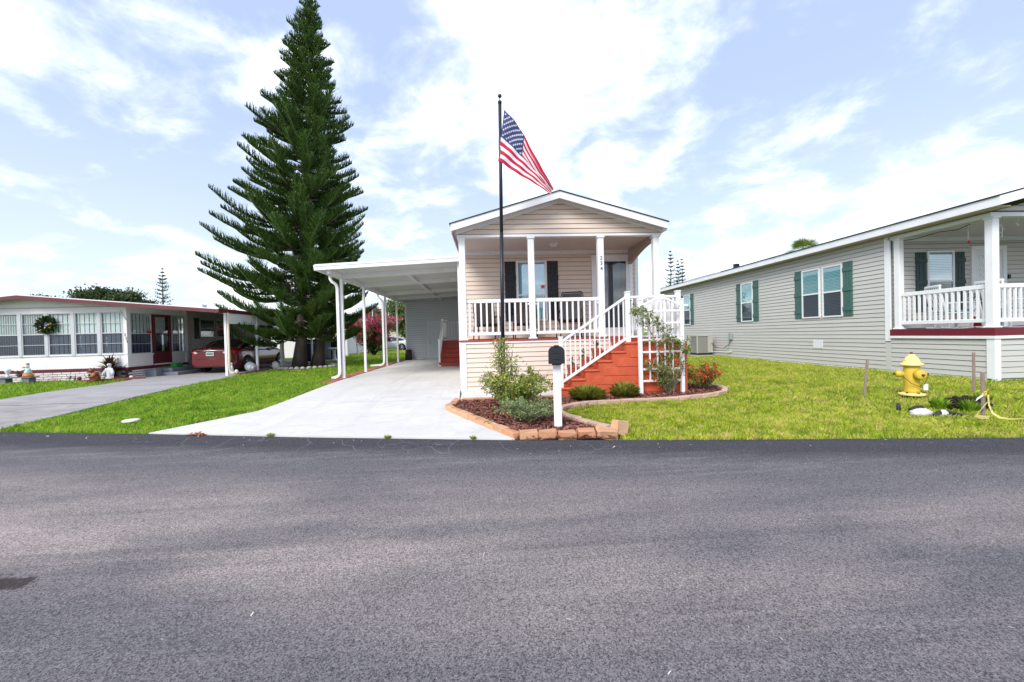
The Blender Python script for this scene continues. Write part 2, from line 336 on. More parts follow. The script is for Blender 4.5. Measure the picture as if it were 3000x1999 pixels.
CONC, k = nodes('pale_concrete', .85, .25)
a = k['nz'](.7, 6, .6); b2 = k['nz'](5, 5, .65); c2 = k['nz'](90, 2, .5); wst = k['nz'](1.1, 6, .65, (1, 2.4, 1), .6, (5, 2, 0))
base = k['mix'](k['mr'](a, .35, .68), (.57, .555, .53), (.68, .66, .63)); base = k['mix'](k['mr'](b2, .5, .75, 0, .3), base, (.38, .375, .37))
base = k['mix'](k['mr'](wst, .56, .72, 0, .42), base, (.30, .30, .30)); base = k['mix'](k['mr'](k['nz'](1.0, 4, .6, (2.6, .22, 1), .3, (1, 4, 0)), .55, .72, 0, .22), base, (.27, .265, .26)); base = k['mix'](k['mr'](c2, .3, .7, 0, .3), base, (.60, .60, .59))
yj = k['ma']('ABSOLUTE', k['ma']('SUBTRACT', k['ma']('FRACT', k['ma']('MULTIPLY', k['ma']('ADD', k['Y'], -9.05), 1/3.4)), .5))
base = k['mix'](k['mr'](yj, .4955, .4985, 0, .6), base, (.3, .3, .3))
k['l'](base, k['b'].inputs['Base Color']); k['bump'](c2, .12, .01)

OLDC, k = nodes('weathered_concrete', .9, .2)
a = k['nz'](.8, 6, .65, (1, 1.8, 1)); b2 = k['nz'](4, 6, .7); c2 = k['nz'](120, 2, .5)
base = k['mix'](k['mr'](a, .35, .66), (.24, .222, .212), (.40, .375, .36)); base = k['mix'](k['mr'](b2, .48, .72, 0, .5), base, (.15, .13, .125))
base = k['mix'](k['mr'](k['Y'], 9.8, 12.5, 0, .55), base, (.36, .36, .38)); base = k['mix'](k['mr'](c2, .35, .7, 0, .3), base, (.42, .40, .39))
yj = k['ma']('ABSOLUTE', k['ma']('ADD', k['ma']('MULTIPLY', k['nz'](1.5, 3), .5), k['ma']('SUBTRACT', k['Y'], 10.45))); base = k['mix'](k['mr'](yj, .05, .02, 0, .75), base, (.10, .09, .06))
yj = k['ma']('ABSOLUTE', k['ma']('SUBTRACT', k['Y'], 13.6)); base = k['mix'](k['mr'](yj, .04, .015, 0, .75), base, (.08, .09, .05))
k['l'](base, k['b'].inputs['Base Color']); k['bump'](b2, .2, .01)

def lawnmat(name, lo, hi, dry, soil):
    m, k = nodes(name, .95, .1); a = k['nz'](1.4, 5, .6); b2 = k['nz'](40, 3, .6)
    base = k['mix'](k['mr'](a, .35, .65), lo, hi); base = k['mix'](k['mr'](k['nz'](2.6, 5, .7), .55, .72, 0, .6), base, dry); base = k['mix'](k['mr'](b2, .35, .7, 0, .8), base, soil)
    k['l'](base, k['b'].inputs['Base Color']); k['bump'](b2, .8, .03); return m
SOIL = lawnmat('turf', (.10, .19, .02), (.18, .27, .03), (.28, .24, .09), (.07, .10, .02))

gx = [-900, -400, -160, -80, -45, -30, -22] + list(np.arange(-18, 5, 1.5)) + [5, 5.6, 6.2, 6.8, 7.4, 8, 8.6, 9.2, 10, 12, 15, 20, 30, 60, 120, 300, 900]
gy = [-60, -20, 0, 4, 4.6] + list(np.arange(5, 14, .5)) + [14, 17, 22, 30, 45, 70, 120, 250, 600, 1500]
m = MB(); nx = len(gx); m.v = [(x, y, gz(x, y)-.022) for y in gy for x in gx]
for j in range(len(gy)-1):
    for i in range(nx-1): m.f.append((j*nx+i, j*nx+i+1, (j+1)*nx+i+1, (j+1)*nx+i))
m.sm = [True]*len(m.f); m.mi = [0]*len(m.f)
m.build('ground', SOIL, kind='structure', origin=(0, 0, 0), label='grass covered ground of the whole neighbourhood')
EDGE = [(-60, 18.0), (-30, 11.9), (-8.43, 7.50), (-5.51, 6.92), (-2.6, 6.25), (.34, 5.64), (1.7, 5.43), (3.44, 5.18), (6.74, 4.75), (9.0, 4.48), (30, 2.3), (70, -1)]
sheet('road', EDGE + [(70, -40), (-60, -40)], -.004, ASPH, label='wide grey asphalt street across the foreground')
sheet('driveway', [(-5.52, 6.93), (-5.05, 7.78), (-4.66, 8.5), (-4.63, 9.41), (-4.68, 12.6), (-4.74, 24.4), (-.72, 24.4), (-.72, 10.0), (-.66, 8.8), (-.79, 7.9), (-.2, 6.75), (.33, 5.65), (-2.6, 6.27)], .012, CONC, .05, label='white concrete driveway leading into the carport')
sheet('neighbour_driveway', [(-8.55, 7.54), (-8.80, 9.41), (-9.21, 12.4), (-9.5, 15), (-9.78, 16.5), (-9.78, 28), (-13.8, 28), (-13.8, 16.5), (-13.2, 16.0), (-12.8, 14.28), (-12.74, 12.65), (-12.58, 11.26), (-12.5, 8.36)], .010, OLDC, .05, label='weathered concrete driveway beside the maroon trimmed house')
sheet('walkway', [(-.64, 8.82), (1.55, 8.82), (1.55, 10.0), (-.66, 10.0)], .030, CONC, .06, label='strip of concrete below the beige skirting')

# ------------------------------------------------------------------ lawns (blades nobody could count)
def inpoly(x, y, poly):
    c = np.zeros(x.shape, bool); n = len(poly)
    for i in range(n):
        x1, y1 = poly[i]; x2, y2 = poly[(i+1) % n]
        with np.errstate(divide='ignore', invalid='ignore'):
            c ^= ((y1 > y) != (y2 > y)) & (x < (x2-x1)*(y-y1)/(y2-y1+1e-12)+x1)
    return c
def jag(p, q, seed, amp=.045):
    r = random.Random(seed); d = math.hypot(q[0]-p[0], q[1]-p[1]); n = int(d/.09); return [(p[0]+(q[0]-p[0])*i/n+r.uniform(-.3, .3)*amp, p[1]+(q[1]-p[1])*i/n-r.uniform(-.5, 1)*amp) for i in range(n)]
def grass(name, poly, m, label, dens=1.0, h=.046, wd=.0085, holes=(), seed=1):
    r = np.random.default_rng(seed); P = np.array(poly); lo = P.min(0); hi = P.max(0); out = []
    for a, b, d, sc in ((0, 9, 3000, 1.0), (9, 13, 1700, 1.15), (13, 18, 850, 1.45), (18, 26, 380, 2.0), (26, 48, 90, 3.4)):
        n = int((hi[0]-lo[0])*(hi[1]-lo[1])*d*dens); x = r.uniform(lo[0], hi[0], n); y = r.uniform(lo[1], hi[1], n)
        dist = np.hypot(x, y); k = (dist >= a) & (dist < b); x, y = x[k], y[k]; k = inpoly(x, y, poly)
        for hl in holes: k &= ~inpoly(x, y, hl)
        x, y = x[k], y[k]; n = len(x)
        if not n: continue
        hh = h*sc**.55*r.uniform(.55, 1.25, n)*(1+.35*np.sin(x*2.1+np.sin(y*1.7)*1.5)*np.sin(y*2.6)); ww = wd*sc*r.uniform(.7, 1.3, n); th = r.uniform(0, 2*np.pi, n); ln = r.normal(0, .55, n)*hh; la = r.uniform(0, 2*np.pi, n)
        z = gzn(x, y)-.02; dx, dy = np.cos(th)*ww/2, np.sin(th)*ww/2
        mx, my = x+np.cos(la)*ln*.35, y+np.sin(la)*ln*.35; tx, ty = x+np.cos(la)*ln, y+np.sin(la)*ln
        V = np.empty((n, 4, 3)); V[:, 0] = np.stack([x-dx, y-dy, z], 1); V[:, 1] = np.stack([x+dx, y+dy, z], 1)
        V[:, 2] = np.stack([mx+dx*.7, my+dy*.7, z+hh*.65+.01], 1); V[:, 3] = np.stack([tx, ty, z+hh+.015], 1); out.append(V)
    return np_obj(name, np.concatenate(out), m, kind='stuff', label=label)
def bladem(name, a, b2, dry):
    m, k = nodes(name, .55, .3); g = k['n']('ShaderNodeNewGeometry').outputs['Random Per Island']
    base = k['mix'](g, a, b2); base = k['mix'](k['mr'](k['nz'](.9, 4, .6), .45, .7, 0, .55), base, k['mix'](g, tuple(v*1.25 for v in b2), dry))
    base = k['mix'](k['ma']('MULTIPLY', k['mr'](k['nz'](2.4, 5, .65, None, 0, (4, 9, 0)), .56, .70), k['mr'](g, .35, .6, 0, .8)), base, dry)
    base = k['mix'](k['mr'](k['nz'](6.5, 4, .65, None, 0, (2, 3, 0)), .50, .60, 0, .75), base, dry); base = k['mix'](k['mr'](k['nz'](4.2, 4, .6, None, 0, (7, 1, 0)), .52, .63, 0, .6), base, tuple(v*.7 for v in a))
    k['l'](base, k['b'].inputs['Base Color'])
    t = m.node_tree; tr = k['n']('ShaderNodeBsdfTranslucent'); k['l'](base, tr.inputs[0]); ms = k['n']('ShaderNodeMixShader'); ms.inputs[0].default_value = .42
    k['l'](k['b'].outputs[0], ms.inputs[1]); k['l'](tr.outputs[0], ms.inputs[2]); k['l'](ms.outputs[0], t.nodes['Material Output'].inputs[0]); return m
BL_L = bladem('blade_deep_green', (.07, .20, .008), (.40, .68, .045), (.52, .56, .11))
BL_R = bladem('blade_yellow_green', (.16, .29, .012), (.66, .74, .06), (.75, .61, .22))
BEDP = [(-.66, 8.80), (-.79, 7.90), (-.2, 6.80), (.38, 5.66), (1.70, 5.47), (1.88, 6.2), (1.42, 6.75), (1.28, 7.2), (1.55, 7.72), (2.21, 8.02), (3.18, 8.02), (4.38, 8.25), (5.1, 8.65), (5.38, 9.3), (5.2, 9.9), (4.45, 10.1), (4.45, 8.9), (1.5, 8.85)]
HOLE = [(7.62, 6.42), (7.85, 6.62), (8.25, 6.66), (8.42, 6.45), (8.2, 6.2), (7.8, 6.18)]
grass('left_lawn_grass', jag((-8.50, 7.53), (-5.53, 6.93), 1)+[(-5.53, 6.93), (-5.06, 7.80), (-4.68, 8.55), (-4.65, 9.41), (-4.70, 12.6), (-5.08, 13.1), (-5.15, 24.5), (-4.8, 24.6), (-4.8, 33), (-12, 33), (-9.75, 28), (-9.75, 16.5), (-9.46, 15), (-9.17, 12.4), (-8.76, 9.41)], BL_L, 'deep green lawn between the two driveways', seed=2)
grass('far_left_lawn_grass', [(-12.55, 8.45), (-12.62, 11.26), (-12.78, 12.65), (-12.83, 14.28), (-13.2, 15.7), (-14.1, 16.15), (-22, 16.35), (-22, 10.3)], BL_L, 'strip of lawn below the painted brick skirting', seed=3)
grass('right_lawn_grass', jag((1.75, 5.45), (3.44, 5.18), 2)+jag((3.44, 5.18), (6.74, 4.76), 3)+jag((6.74, 4.76), (9.0, 4.50), 4)+[(9.0, 4.50), (14.5, 4.0), (14.5, 8.4), (11.3, 8.5), (11.40, 30), (4.6, 30), (4.6, 9.9), (5.2, 9.9), (5.38, 9.3), (5.1, 8.65), (4.38, 8.25), (3.18, 8.02), (2.21, 8.02), (1.55, 7.72), (1.28, 7.2), (1.42, 6.75), (1.88, 6.2)], BL_R, 'yellow green lawn around the fire hydrant', holes=[HOLE], seed=4)
grass('back_lawn_grass', [(-13.5, 33), (-4.8, 33), (-4.8, 43), (-13.5, 43)], BL_R, 'yellow green lawn beyond the flowering shrub', dens=.9, seed=5)  # same yellow green blades as the right lawn

# ------------------------------------------------------------------ planting bed: mulch and stone edging
MULCH = mat('red_mulch', (.10, .035, .025), .95, 0, 4, island=.75, col2=(.36, .15, .11))
MULB = mat('mulch_bed_soil', (.09, .035, .025), 1, .3, 25, bump=1, bscale=60)
sheet('mulch_bed', BEDP, .012, MULB, label='mulch bed in front of the beige house', kind='structure')
def chips(name, poly, n, m, label, off=.014, s=(.03, .10), seed=5):
    r = np.random.default_rng(seed); P = np.array(poly); lo, hi = P.min(0), P.max(0)
    x = r.uniform(lo[0], hi[0], n*3); y = r.uniform(lo[1], hi[1], n*3); k = inpoly(x, y, poly); x, y = x[k][:n], y[k][:n]; n = len(x)
    th = r.uniform(0, np.pi, n); ln = r.uniform(*s, n)/2; wd = ln*r.uniform(.15, .35, n); ti = r.normal(0, .35, n); z = gzn(x, y)+off+r.uniform(0, .03, n)
    u = np.stack([np.cos(th)*np.cos(ti), np.sin(th)*np.cos(ti), np.sin(ti)], 1)*ln[:, None]; v = np.stack([-np.sin(th), np.cos(th), r.normal(0, .4, n)], 1)*wd[:, None]; p = np.stack([x, y, z], 1)
    return np_obj(name, np.stack([p-u-v, p+u-v*.6, p+u*.8+v, p-u+v*.7], 1), m, kind='stuff', label=label)
chips('mulch_chips', BEDP, 16000, MULCH, 'red brown bark chips spread over the planting bed')
STONE = mat('tan_edging_stone', (.50, .24, .13), .9, .2, 6, bump=.5, bscale=30, objvar=.4, col2=(.60, .37, .22), dirt=.45)
CURB = mat('pink_edging_curb', (.52, .36, .27), .9, .12, 6, bump=.4, bscale=30, objvar=.4, dirt=.25)
edg = empty('garden_edging', (.38, 5.7, 0), 'tan stone blocks edging the planting bed along driveway and street', 'edging')
def along(pts, length):
    out = []; carry = 0
    for (x0, y0), (x1, y1) in zip(pts, pts[1:]):
        d = math.hypot(x1-x0, y1-y0); n = max(1, round(d/length))
        for i in range(n):
            t = (i+.5)/n; out.append((x0+(x1-x0)*t, y0+(y1-y0)*t, math.atan2(y1-y0, x1-x0), d/n))
    return out
q = random.Random(3); i = 0
for x, y, a, ln in along([(-.68, 8.75), (-.80, 7.92), (-.2, 6.78), (.36, 5.72)], .27):
    piece('stone_block', STONE, edg, (x+q.uniform(-.01, .01), y+q.uniform(-.01, .01), gz(x, y)+.035+q.uniform(-.008, .008)), (ln-.012, .13, .11), a+q.uniform(-.04, .04), c=.012, jit=.012, seed=i); i += 1
for x, y, a, ln in along([(.40, 5.74), (1.46, 5.60)], .265):
    piece('stone_block', STONE, edg, (x, y+q.uniform(-.01, .01), .042+q.uniform(-.008, .008)), (ln-.012, .15, .12), a+q.uniform(-.05, .05), c=.014, jit=.014, seed=i); i += 1
piece('stone_block', STONE, edg, (1.61, 5.60, .05), (.27, .2, .12), (.1, .12, -.1), c=.014, jit=.02, seed=90)
piece('stone_block', STONE, edg, (1.83, 5.72, .09), (.20, .16, .23), (-.1, .35, .5), c=.014, jit=.02, seed=91)
for x, y, a, ln in along([(1.74, 5.92), (1.55, 6.28), (1.32, 6.8), (1.22, 7.2), (1.30, 7.5), (1.55, 7.76), (1.9, 7.94), (2.3, 8.03), (3.18, 8.03), (3.8, 8.10), (4.38, 8.26), (4.8, 8.45), (5.12, 8.66), (5.32, 8.95), (5.40, 9.3), (5.28, 9.7)], .26):
    piece('edging_curb', CURB, edg, (x, y, gz(x, y)+.035+q.uniform(-.006, .006)), (ln-.010, .115, .09), a+q.uniform(-.03, .03), c=.012, jit=.007, seed=i % 9); i += 1
for x, y, a, ln in along([(-.6, 8.80), (1.5, 8.80)], .26):
    piece('edging_curb', STONE, edg, (x, y, gz(x, y)+.03), (ln-.010, .10, .08), a, c=.010, jit=.006, seed=i % 5); i += 1
PAVE = mat('red_paver', (.34, .13, .09), .9, .25, 5, objvar=.6, bump=.3, dirt=.3)
pv = empty('paver_border', (-4.9, 13, .16), 'row of red brick pavers along the carport slab', 'paving')
y = 12.55
while y < 24:
    for j, xx in enumerate((-4.84, -5.05)):
        piece('paver', PAVE, pv, (xx - .06*ss((y-13)/6)+.03, y+.1, gz(xx, y)+.0), (.195, .195, .05), q.uniform(-.03, .03), c=.006, jit=.003, seed=int(y*7) % 4)
    y += .215
bare = mat('dug_earth', (.022, .014, .011), 1, .4, 20, bump=1, bscale=40)
# ------------------------------------------------------------------ building helpers
class FR:      # a wall frame: a runs along the wall, b out of it, c up
    def __init__(s, ox, oy, u, n): s.o = (ox, oy); s.u = u; s.n = n
    def p(s, a, b, c): return (s.o[0]+s.u[0]*a+s.n[0]*b, s.o[1]+s.u[1]*a+s.n[1]*b, c)
    def box(s, m, a0, a1, b0, b1, c0, c1, ch=0):
        x0, y0, _ = s.p(a0, b0, 0); x1, y1, _ = s.p(a1, b1, 0); B = (min(x0, x1), max(x0, x1), min(y0, y1), max(y0, y1), c0, c1)
        return m.cbox(*B, c=ch) if ch else m.box(*B)
    def bx(s, name, mt, parent, *b, ch=0, **kw):
        m = MB(); s.box(m, *b, ch=ch); return m.build(name, mt, parent, **kw)
PK = {}; RS = random.Random(77)
def plank(fr, mt, parent, a0, a1, c0, c1, tl=0.0, tr=0.0, name='siding_plank', d=.021, gap=.015):
    Ln = a1-a0; h = c1-c0; key = (mt.name, fr.u, fr.n, round(Ln, 3), round(h, 3), round(tl, 3), round(tr, 3))
    if key not in PK:
        prof = [(0, gap), (d, gap), (d*.85, gap+.012), (d*.25, h), (0, h)]; vs = []
        for e in (0, 1):
            for b, c in prof:
                t = c/h; a = tl*t if e == 0 else Ln-tr*t
                vs.append((fr.u[0]*a+fr.n[0]*b, fr.u[1]*a+fr.n[1]*b, c))
        n = len(prof); fs = [(i, (i+1) % n, n+(i+1) % n, n+i) for i in range(n)] + [tuple(range(n-1, -1, -1)), tuple(range(n, 2*n))]
        # orientation check
        nrm = (Vector(vs[fs[2][1]])-Vector(vs[fs[2][0]])).cross(Vector(vs[fs[2][2]])-Vector(vs[fs[2][1]]))
        if nrm.dot(Vector((fr.n[0], fr.n[1], 0))) < 0: fs = [tuple(reversed(f)) for f in fs]
        me = bpy.data.meshes.new(name); me.from_pydata(vs, [], fs); me.materials.append(mt); PK[key] = me
    o = bpy.data.objects.new(name, PK[key]); return link(o, fr.p(a0, 0, c0), parent)
def siding(fr, mt, parent, a0, a1, z0, z1, pitch, openings=()):
    z = z0
    while z < z1-.02:
        zt = min(z+pitch, z1); segs = [(a0, a1, z, zt)]
        for (oa, ob, oc, od) in openings:
            new = []
            for (p, q_, c, d) in segs:
                if ob <= p or oa >= q_ or od <= c or oc >= d: new.append((p, q_, c, d)); continue
                if oa > p: new.append((p, oa, c, d))
                if ob < q_: new.append((ob, q_, c, d))
                m0, m1 = max(p, oa), min(q_, ob)
                if oc-c > .03: new.append((m0, m1, c, oc))
                if d-od > .03: new.append((m0, m1, od, d))
            segs = new
        for (p, q_, c, d) in segs:
            while q_-p > 4.4:                                  # panels come in lengths; the overlaps show as seams
                cut = p+RS.uniform(2.4, 3.8); plank(fr, mt, parent, p, cut-.003, c, d); p = cut
            if q_-p > .02: plank(fr, mt, parent, p, q_, c, d)
        z += pitch
def hung_window(fr, house, a0, a1, c0, c1, fm, gu, gl, mid=.5, blind=True, fw=.055, dark=DARKIN, sticker=None):
    m = MB(); e = .055
    for b in ((a0, a0+fw, 0, e, c0, c1), (a1-fw, a1, 0, e, c0, c1), (a0+fw, a1-fw, 0, e, c0, c0+fw), (a0+fw, a1-fw, 0, e, c1-fw, c1)): fr.box(m, *b)
    wn = m.build('window', fm, house); cm = c0+(c1-c0)*mid
    fr.bx('meeting_rail', fm, wn, a0+fw, a1-fw, .022, e-.006, cm-.025, cm+.025)
    fr.bx('pane', gu, wn, a0+fw, a1-fw, .038, .042, cm+.025, c1-fw); fr.bx('pane', gl, wn, a0+fw, a1-fw, .030, .034, c0+fw, cm-.025)
    fr.bx('interior', dark, wn, a0+fw, a1-fw, .001, .004, c0+fw, c1-fw)
    if blind:
        m = MB(); c = c0+fw+.02
        while c < c1-fw-.02: fr.box(m, a0+fw+.015, a1-fw-.015, .008, .016, c, c+.036); c += .048
        m.build('blind', BLIND, wn, kind='stuff')
    return wn
def shutter(fr, house, a0, a1, c0, c1, mt, nb=3, battens=(.14, .5, .86)):
    s = fr.bx('shutter', mt, house, a0+.006, a1-.006, .012, .018, c0+.01, c1-.01); wd = (a1-a0)/nb
    for i in range(nb): fr.bx('board', mt, s, a0+i*wd+.006, a0+(i+1)*wd-.006, .0185, .036, c0, c1)
    for t in battens: fr.bx('batten', mt, s, a0, a1, .0365, .056, c0+(c1-c0)*t-.06, c0+(c1-c0)*t+.06)
    return s
def text_mesh(s, size, depth=.004, bold=0.0):
    cu = bpy.data.curves.new('t', 'FONT'); cu.body = s; cu.size = size; cu.extrude = depth; cu.align_x = 'CENTER'; cu.offset = bold; cu.resolution_u = 3
    ob = bpy.data.objects.new('t', cu); COL.objects.link(ob); dg = bpy.context.evaluated_depsgraph_get(); me = bpy.data.meshes.new_from_object(ob.evaluated_get(dg))
    bpy.data.objects.remove(ob); return me
def text(name, s, size, mt, parent, loc, rot=(math.pi/2, 0, 0), depth=.004, bold=0.0, **kw):
    me = text_mesh(s, size, depth, bold); me.materials.clear(); me.materials.append(mt); o = bpy.data.objects.new(name, me); o.rotation_euler = rot; link(o, loc, parent); return tag(o, **kw)
def post(house, x, y, z0, z1, wd, mt=None, name='porch_post'):
    m = MB(); h = wd/2; m.cbox(x-h, x+h, y-h, y+h, z0, z1, c=.006)
    p = m.build(name, mt or WHITE, house)
    for (za, zb, e) in ((z0, z0+.045, .030), (z1-.05, z1, .026)):
        m = MB(); m.cbox(x-h-e, x+h+e, y-h-e, y+h+e, za+.001, zb-.001, c=.012); m.build('post_trim', mt or WHITE, p)
    return p
def rail_run(house, p0, p1, zt, zb, n, th=.09, tb=.075, bw=.042, rw=.06, mt=None):
    mt = mt or WHITE; (x0, y0), (x1, y1) = p0, p1; d = math.hypot(x1-x0, y1-y0); a = math.atan2(y1-y0, x1-x0)
    for z, t in ((zt-th/2, th), (zb+tb/2, tb)): piece('rail', mt, house, ((x0+x1)/2, (y0+y1)/2, z), (d, rw, t), a, c=.006)
    for i in range(n):
        t = (i+.5)/n if n else 0; piece('baluster', mt, house, (x0+(x1-x0)*t, y0+(y1-y0)*t, (zt-th+zb+tb)/2), (bw, bw*.9, zt-th-zb-tb), a)
def gable_siding(fr, mt, parent, aL, aR, aP, zB, zP, pitch):
    z = zB; sl = (zP-zB)/(aP-aL); sr = (zP-zB)/(aR-aP)
    while z < zP-.04:
        zt = min(z+pitch, zP-.01); l0 = aL+(z-zB)/sl; r0 = aR-(z-zB)/sr; l1 = aL+(zt-zB)/sl; r1 = aR-(zt-zB)/sr
        plank(fr, mt, parent, l0, r0, z, zt, l1-l0, r0-r1); z += pitch
FN = lambda y: FR(0, y, (1, 0), (0, -1))         # wall facing the street
FWt = lambda x: FR(x, 0, (0, 1), (-1, 0))        # wall facing -x
FE = lambda x: FR(x, 0, (0, 1), (1, 0))          # wall facing +x

# ------------------------------------------------------------------ beige house
H = empty('beige_house', (1.82, 10.0, .09), 'beige vinyl sided mobile home with white porch posts and gabled roof', 'house')
f10 = FN(10.0); f12 = FN(12.0)
sk = bx('skirt_wall', BEIGE_B, H, -.66, 3.12, 10.0, 10.06, .05, 1.28)
siding(f10, BEIGE, sk, -.545, 3.10, .10, 1.26, .1155)
f10.bx('corner_trim', WHITE, H, -.69, -.545, -.01, .028, .06, 1.262); f10.bx('skirt_cap', WHITE, H, -.69, 3.10, -.012, .034, 1.264, 1.305); f10.bx('base_trim', WHITE, H, -.545, 3.10, -.01, .022, .05, .098)
dk = bx('deck', DECKRED, H, -.68, 4.34, 10.02, 12.0, 1.285, 1.308)
yy = 9.955
while yy < 11.9: bx('deck_board', DECKRED, dk, -.72, 4.36, yy, yy+.138, 1.3085, 1.345); yy += .142
bx('base_wall', BEIGE_B, H, -.60, 4.34, 12.02, 24.3, .1, 1.30)
# rear porch wall
bw = bx('porch_wall', BEIGE_B, H, -.66, 4.44, 12.0, 12.08, 1.33, 3.96)
WIN = (.86, 1.76, 1.85, 3.62); DOOR = (3.10, 4.32, 1.345, 3.76)
siding(f12, BEIGE, bw, -.62, 4.40, 1.35, 3.93, .1300, [WIN, DOOR])
wn = hung_window(f12, H, *WIN, WHITE, GLASS_B, GLASS, mid=.43, blind=False, fw=.06)
cur = mat('sky_tint_curtain', (.42, .70, .78), .8, .05, 3)  # cyan of the reflected sky put into the curtain colour
f12.bx('curtain', cur, wn, .93, 1.69, .008, .014, 1.92, 3.55)
f12.bx('sticker', mat('orange_sticker', (.75, .10, .01), .5, .1, 20), wn, 1.585, 1.69, .043, .046, 2.80, 2.90)
shutter(f12, H, .52, .85, 1.86, 3.60, BLACK, battens=(.16, .72)); shutter(f12, H, 1.77, 2.10, 1.86, 3.60, BLACK, battens=(.16, .72))
m = MB()
for b in ((3.10, 3.22, 0, .05, 1.345, 3.76), (4.22, 4.32, 0, .05, 1.345, 3.76), (3.22, 4.22, 0, .05, 3.66, 3.76), (3.22, 4.22, 0, .06, 1.345, 1.40)): f12.box(m, *b)
dr = m.build('storm_door', WHITE, H)
m = MB()
for b in ((3.22, 3.33, .0, .035, 1.40, 3.66), (4.13, 4.22, 0, .035, 1.40, 3.66), (3.33, 4.13, 0, .035, 3.56, 3.66), (3.33, 4.13, 0, .035, 1.40, 1.60)): f12.box(m, *b)
m.build('door_stile', WHITE_AL, dr); f12.bx('pane', GLASS_D, dr, 3.33, 4.13, .012, .018, 1.60, 3.56)
f12.bx('inner_door', mat('inner_door', (.25, .27, .29), .5), dr, 3.34, 3.95, .003, .006, 1.60, 3.56); f12.bx('inner_wall', DARKIN, dr, 3.95, 4.12, .001, .0025, 1.60, 3.56)
f12.bx('door_handle', CHROME, dr, 3.36, 3.38, .036, .075, 2.32, 2.46)
f12.bx('corner_trim', WHITE, H, 4.40, 4.50, -.02, .03, 1.345, 3.96)
bx('rear_post', WHITE, H, 4.43, 4.53, 13.0, 13.1, .1, 3.9)
# ceiling, header, arch
PCEIL = mat('porch_ceiling', (.62, .56, .54), .6, .03)
bx('porch_ceiling', PCEIL, H, -.66, 4.36, 10.10, 12.0, 3.90, 3.93)
f10.bx('header', WHITE, H, -.70, 4.36, -.16, .02, 3.845, 3.90); f12.bx('wall_crown', WHITE, H, -.62, 4.38, .017, .05, 3.80, 3.90)
cl_ = bx('ceiling_light', WHITE_AL, H, 1.72, 1.92, 10.85, 11.05, 3.85, 3.8995); bx('light_glass', BLIND, cl_, 1.745, 1.895, 10.875, 11.025, 3.80, 3.8495)
arch = mat('taupe_arch', (.40, .32, .27), .6, .05)
P = [(4.20, 10.14, 3.90), (4.20, 11.98, 3.90), (4.20, 11.98, 3.46)] + [(4.20, 11.98-1.84*t, 3.46+.30*math.sin(math.pi*min(1, t*1.0)*.5)) for t in np.linspace(.08, 1, 10)]
m = MB(); m.prism(P, (.10, 0, 0)); m.build('side_arch', arch, H)
# posts, rails
for i, px in enumerate((-.585, 1.10, 2.83, 4.235)):
    p_ = post(H, px, 10.075, 1.345, 3.845, .15)
    if i == 2:
        for j, ch in enumerate('234'): text('house_number', ch, .125, BLACK, p_, (2.835, 9.995, 3.26-.13*j), depth=.004)
rail_run(H, (-.51, 10.075), (1.025, 10.075), 2.345, 1.46, 11); rail_run(H, (1.175, 10.075), (2.755, 10.075), 2.345, 1.46, 11)
rail_run(H, (4.26, 10.15), (4.26, 11.95), 2.345, 1.46, 12)
for px in (-.51, 1.025, 1.175, 2.755):            # little corner brackets at rail ends
    for z in (2.21, 1.575): piece('bracket', WHITE, H, (px+(.018 if px in (-.51, 1.175) else -.018), 10.075, z), (.036, .05, .04))
# gable and roof
gw = MB(); gw.prism([(-.68, 10.0, 3.90), (4.34, 10.0, 3.90), (4.34, 10.0, 3.93), (1.83, 10.0, 4.70), (-.68, 10.0, 3.93)], (0, .08, 0)); gw = gw.build('gable_wall', BEIGE_B, H)
gable_siding(f10, BEIGE, gw, -.70, 4.36, 1.83, 3.905, 4.70, .118)
for sgn, xe in ((-1, -.72), (1, 4.38)):
    m = MB(); m.prism([(xe, 9.97, 3.91), (1.83, 9.97, 4.665), (1.83, 9.97, 4.775), (xe, 9.97, 4.02)], (0, .035, 0)); m.build('gable_trim', WHITE, H)
    xo = 1.79+sgn*2.605
    m = MB(); m.prism([(xo, 9.68, 3.925), (1.78, 9.68, 4.68), (1.78, 9.68, 4.845), (xo, 9.68, 4.09)], (0, .03, 0)); m.build('rake_fascia', WHITE, H)
    m = MB(); m.prism([(xo, 9.712, 3.985), (1.78, 9.712, 4.735), (1.78, 9.712, 4.765), (xo, 9.712, 4.015)], (0, 16, 0)); m.build('soffit', PCEIL, H)
    m = MB(); m.prism([(xo+sgn*.03, 9.655, 4.085), (1.78, 9.655, 4.848), (1.78, 9.655, 4.866), (xo+sgn*.03, 9.655, 4.103)], (0, 16.1, 0)); m.build('roof', SHINGLE, H)
    x2 = xo-sgn*.02
    m = MB(); m.box(min(xo, x2), max(xo, x2), 9.715, 25.6, 3.90, 4.09); m.build('eave_fascia', WHITE, H)
    fr = FE(4.40) if sgn > 0 else FWt(-.66)
    m = MB(); fr.box(m, 12.1, 24.3, -.05, 0, 1.30, 3.98); sw_ = m.build('side_wall', BEIGE_B, H); siding(fr, BEIGE, sw_, 12.1, 24.25, 1.35, 3.93, .130)
    m = MB(); fr.box(m, 10.07, 24.3, -.04, 0, .05, 1.28); sk_ = m.build('side_skirt', BEIGE_B, H); siding(fr, BEIGE, sk_, 10.07 if sgn < 0 else 12.05, 24.25, .10, 1.26, .1155)

